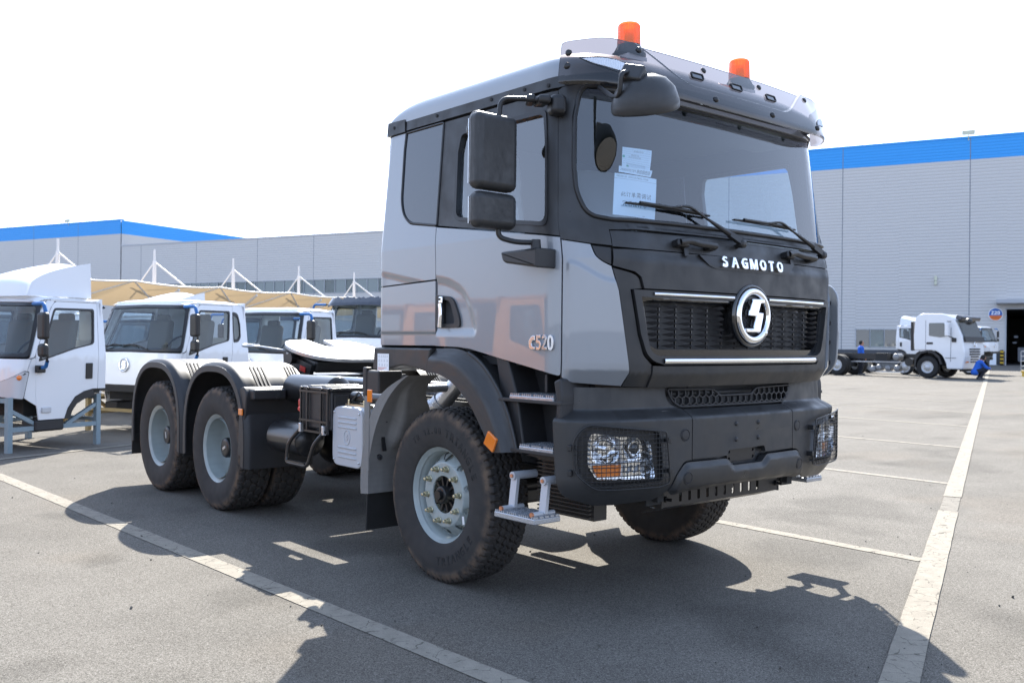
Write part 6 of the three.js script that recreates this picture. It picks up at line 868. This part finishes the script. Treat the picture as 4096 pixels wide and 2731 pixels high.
// ---------- papers behind the windscreen ----------
{
  const strokes = { 此: [[8, 40, 8, 85], [8, 85, 48, 72], [28, 15, 28, 80], [28, 45, 46, 45], [62, 15, 62, 82], [62, 82, 95, 82], [95, 82, 95, 68], [92, 30, 64, 52]], 订: [[15, 12, 24, 22], [5, 38, 26, 38], [20, 38, 20, 85], [20, 85, 34, 72], [40, 28, 95, 28], [70, 28, 70, 88], [70, 88, 58, 82]], 单: [[30, 8, 38, 18], [70, 8, 60, 18], [22, 24, 78, 24], [22, 24, 22, 58], [78, 24, 78, 58], [22, 41, 78, 41], [22, 58, 78, 58], [50, 24, 50, 95], [6, 74, 94, 74]], 需: [[20, 8, 80, 8], [10, 20, 90, 20], [10, 20, 10, 34], [90, 20, 90, 34], [50, 8, 50, 44], [26, 30, 38, 30], [62, 30, 74, 30], [10, 52, 90, 52], [48, 52, 44, 64], [16, 64, 84, 64], [16, 64, 16, 94], [84, 64, 84, 94], [38, 64, 38, 90], [62, 64, 62, 90]], 调: [[12, 10, 22, 20], [4, 36, 24, 36], [18, 36, 18, 85], [18, 85, 30, 74], [40, 12, 40, 70], [40, 70, 32, 92], [40, 12, 94, 12], [94, 12, 94, 92], [52, 28, 82, 28], [67, 18, 67, 46], [50, 46, 84, 46], [54, 58, 80, 58], [54, 58, 54, 80], [80, 58, 80, 80], [54, 80, 80, 80]], 试: [[12, 10, 22, 20], [4, 36, 24, 36], [18, 36, 18, 85], [18, 85, 30, 74], [36, 30, 96, 30], [72, 8, 78, 60], [78, 60, 94, 92], [84, 12, 92, 20], [40, 52, 64, 52], [52, 52, 52, 82], [38, 86, 68, 78]], 完: [[50, 4, 50, 14], [10, 16, 90, 16], [10, 16, 10, 32], [90, 16, 90, 32], [28, 38, 72, 38], [14, 56, 86, 56], [40, 56, 16, 94], [62, 56, 62, 90], [62, 90, 92, 90], [92, 90, 92, 76]], 后: [[82, 6, 24, 16], [24, 16, 24, 60], [24, 60, 8, 94], [24, 38, 94, 38], [38, 58, 84, 58], [38, 58, 38, 92], [84, 58, 84, 92], [38, 88, 84, 88]], 报: [[4, 30, 36, 30], [22, 8, 22, 90], [22, 90, 10, 84], [4, 62, 36, 50], [48, 10, 48, 94], [48, 10, 86, 10], [86, 10, 84, 34], [48, 46, 88, 46], [88, 46, 54, 92], [56, 54, 94, 92]], 评: [[12, 10, 22, 20], [4, 36, 24, 36], [18, 36, 18, 85], [18, 85, 32, 74], [40, 14, 92, 14], [50, 24, 56, 40], [84, 24, 76, 40], [36, 52, 96, 52], [66, 14, 66, 95]], 审: [[50, 2, 50, 12], [10, 14, 90, 14], [10, 14, 10, 30], [90, 14, 90, 30], [22, 38, 78, 38], [22, 38, 22, 72], [78, 38, 78, 72], [22, 55, 78, 55], [22, 72, 78, 72], [50, 26, 50, 98]] };
  const write = (g, str, x, y, s, lw) => { g.lineWidth = lw; g.lineCap = 'round'; for (const ch of str) { const st = strokes[ch]; if (st) for (const [a, b, c, d] of st) { g.beginPath(); g.moveTo(x + a * s / 100, y + b * s / 100); g.lineTo(x + c * s / 100, y + d * s / 100); g.stroke(); } x += s * 1.08; } };
  const pt = (f, w, h) => new THREE.MeshPhysicalMaterial({ map: canvasTex(w, h, f), roughness: 0.9, side: THREE.DoubleSide });
  const sheet = (nm, c, m, label, off = -0.02) => { // corners tl,tr,br,bl in (w,y)
    const g = grid(6, 6, (u, v) => { const a = [c[3][0] + (c[2][0] - c[3][0]) * u, c[3][1] + (c[2][1] - c[3][1]) * u], b = [c[0][0] + (c[1][0] - c[0][0]) * u, c[0][1] + (c[1][1] - c[0][1]) * u]; return onSurf(cab, [[a[0] + (b[0] - a[0]) * v, a[1] + (b[1] - a[1]) * v]], off - 0.004 * Math.sin(u * 3 + v * 2))[0]; }); single(nm, g, m, label, 'paper', 'papers behind the windscreen'); };
  sheet('paper_sheet', [[-0.966, 2.420], [-0.676, 2.410], [-0.715, 2.182], [-0.996, 2.191]], pt((g, w, h) => { g.fillStyle = '#f1f3f4'; g.fillRect(0, 0, w, h); g.strokeStyle = '#555'; write(g, '此订单需调试', 80, 170, 58, 4); write(g, '完后报评审', 100, 262, 58, 4); g.fillStyle = '#777'; g.font = '26px monospace'; g.fillText('TB006120 SX4252L5M52J3240', 18, 34); g.fillRect(0, 48, w, 2); g.font = '12px monospace'; g.fillText('--- -- 24000', 300, 404); }, 512, 416), 'large white paper with two lines of writing behind the windscreen');
  sheet('paper_sheet', [[-0.896, 2.569], [-0.686, 2.570], [-0.714, 2.445], [-0.915, 2.458]], pt((g, w, h) => { g.fillStyle = '#eef1f3'; g.fillRect(0, 0, w, h); g.strokeStyle = '#8a8f94'; g.lineWidth = 2; for (let i = 1; i < 9; i++) { g.beginPath(); g.moveTo(16, i * 26); g.lineTo(w - 16, i * 26); g.stroke(); } g.fillStyle = '#555'; g.font = '22px monospace'; g.fillText('26N0600101', 150, 48); g.fillText('TB006120', 120, 100); g.fillText('XA2026032199', 90, 126); g.fillStyle = '#63b79a'; g.beginPath(); g.arc(22, 120, 18, 0, 7); g.fill(); g.fillStyle = '#2f9a68'; g.beginPath(); g.arc(80, 244, 18, 0, 7); g.fill(); g.fillStyle = '#aab0b4'; for (let i = 0; i < 5; i++) g.fillRect(60, 200 + i * 10, 260, 3); }, 384, 264), 'printed form with a green dot, uppermost paper behind the windscreen', -0.024);
  sheet('paper_sheet', [[-0.936, 2.460], [-0.704, 2.453], [-0.718, 2.416], [-0.943, 2.425]], pt((g, w, h) => { g.fillStyle = '#f3f5f6'; g.fillRect(0, 0, w, h); g.fillStyle = '#666'; g.font = '34px monospace'; g.fillText('26N0600101', 16, 44); g.strokeStyle = '#666'; g.lineWidth = 3; for (let k = 0; k < 5; k++) { const x = 232 + k * 34; g.strokeRect(x, 18, 24, 28); g.beginPath(); g.moveTo(x, 30); g.lineTo(x + 24, 30); g.moveTo(x + 12, 14); g.lineTo(x + 12, 46); g.stroke(); } }, 416, 64), 'narrow paper strip between the two larger papers', -0.017);
}
renderer.render(scene, camera);
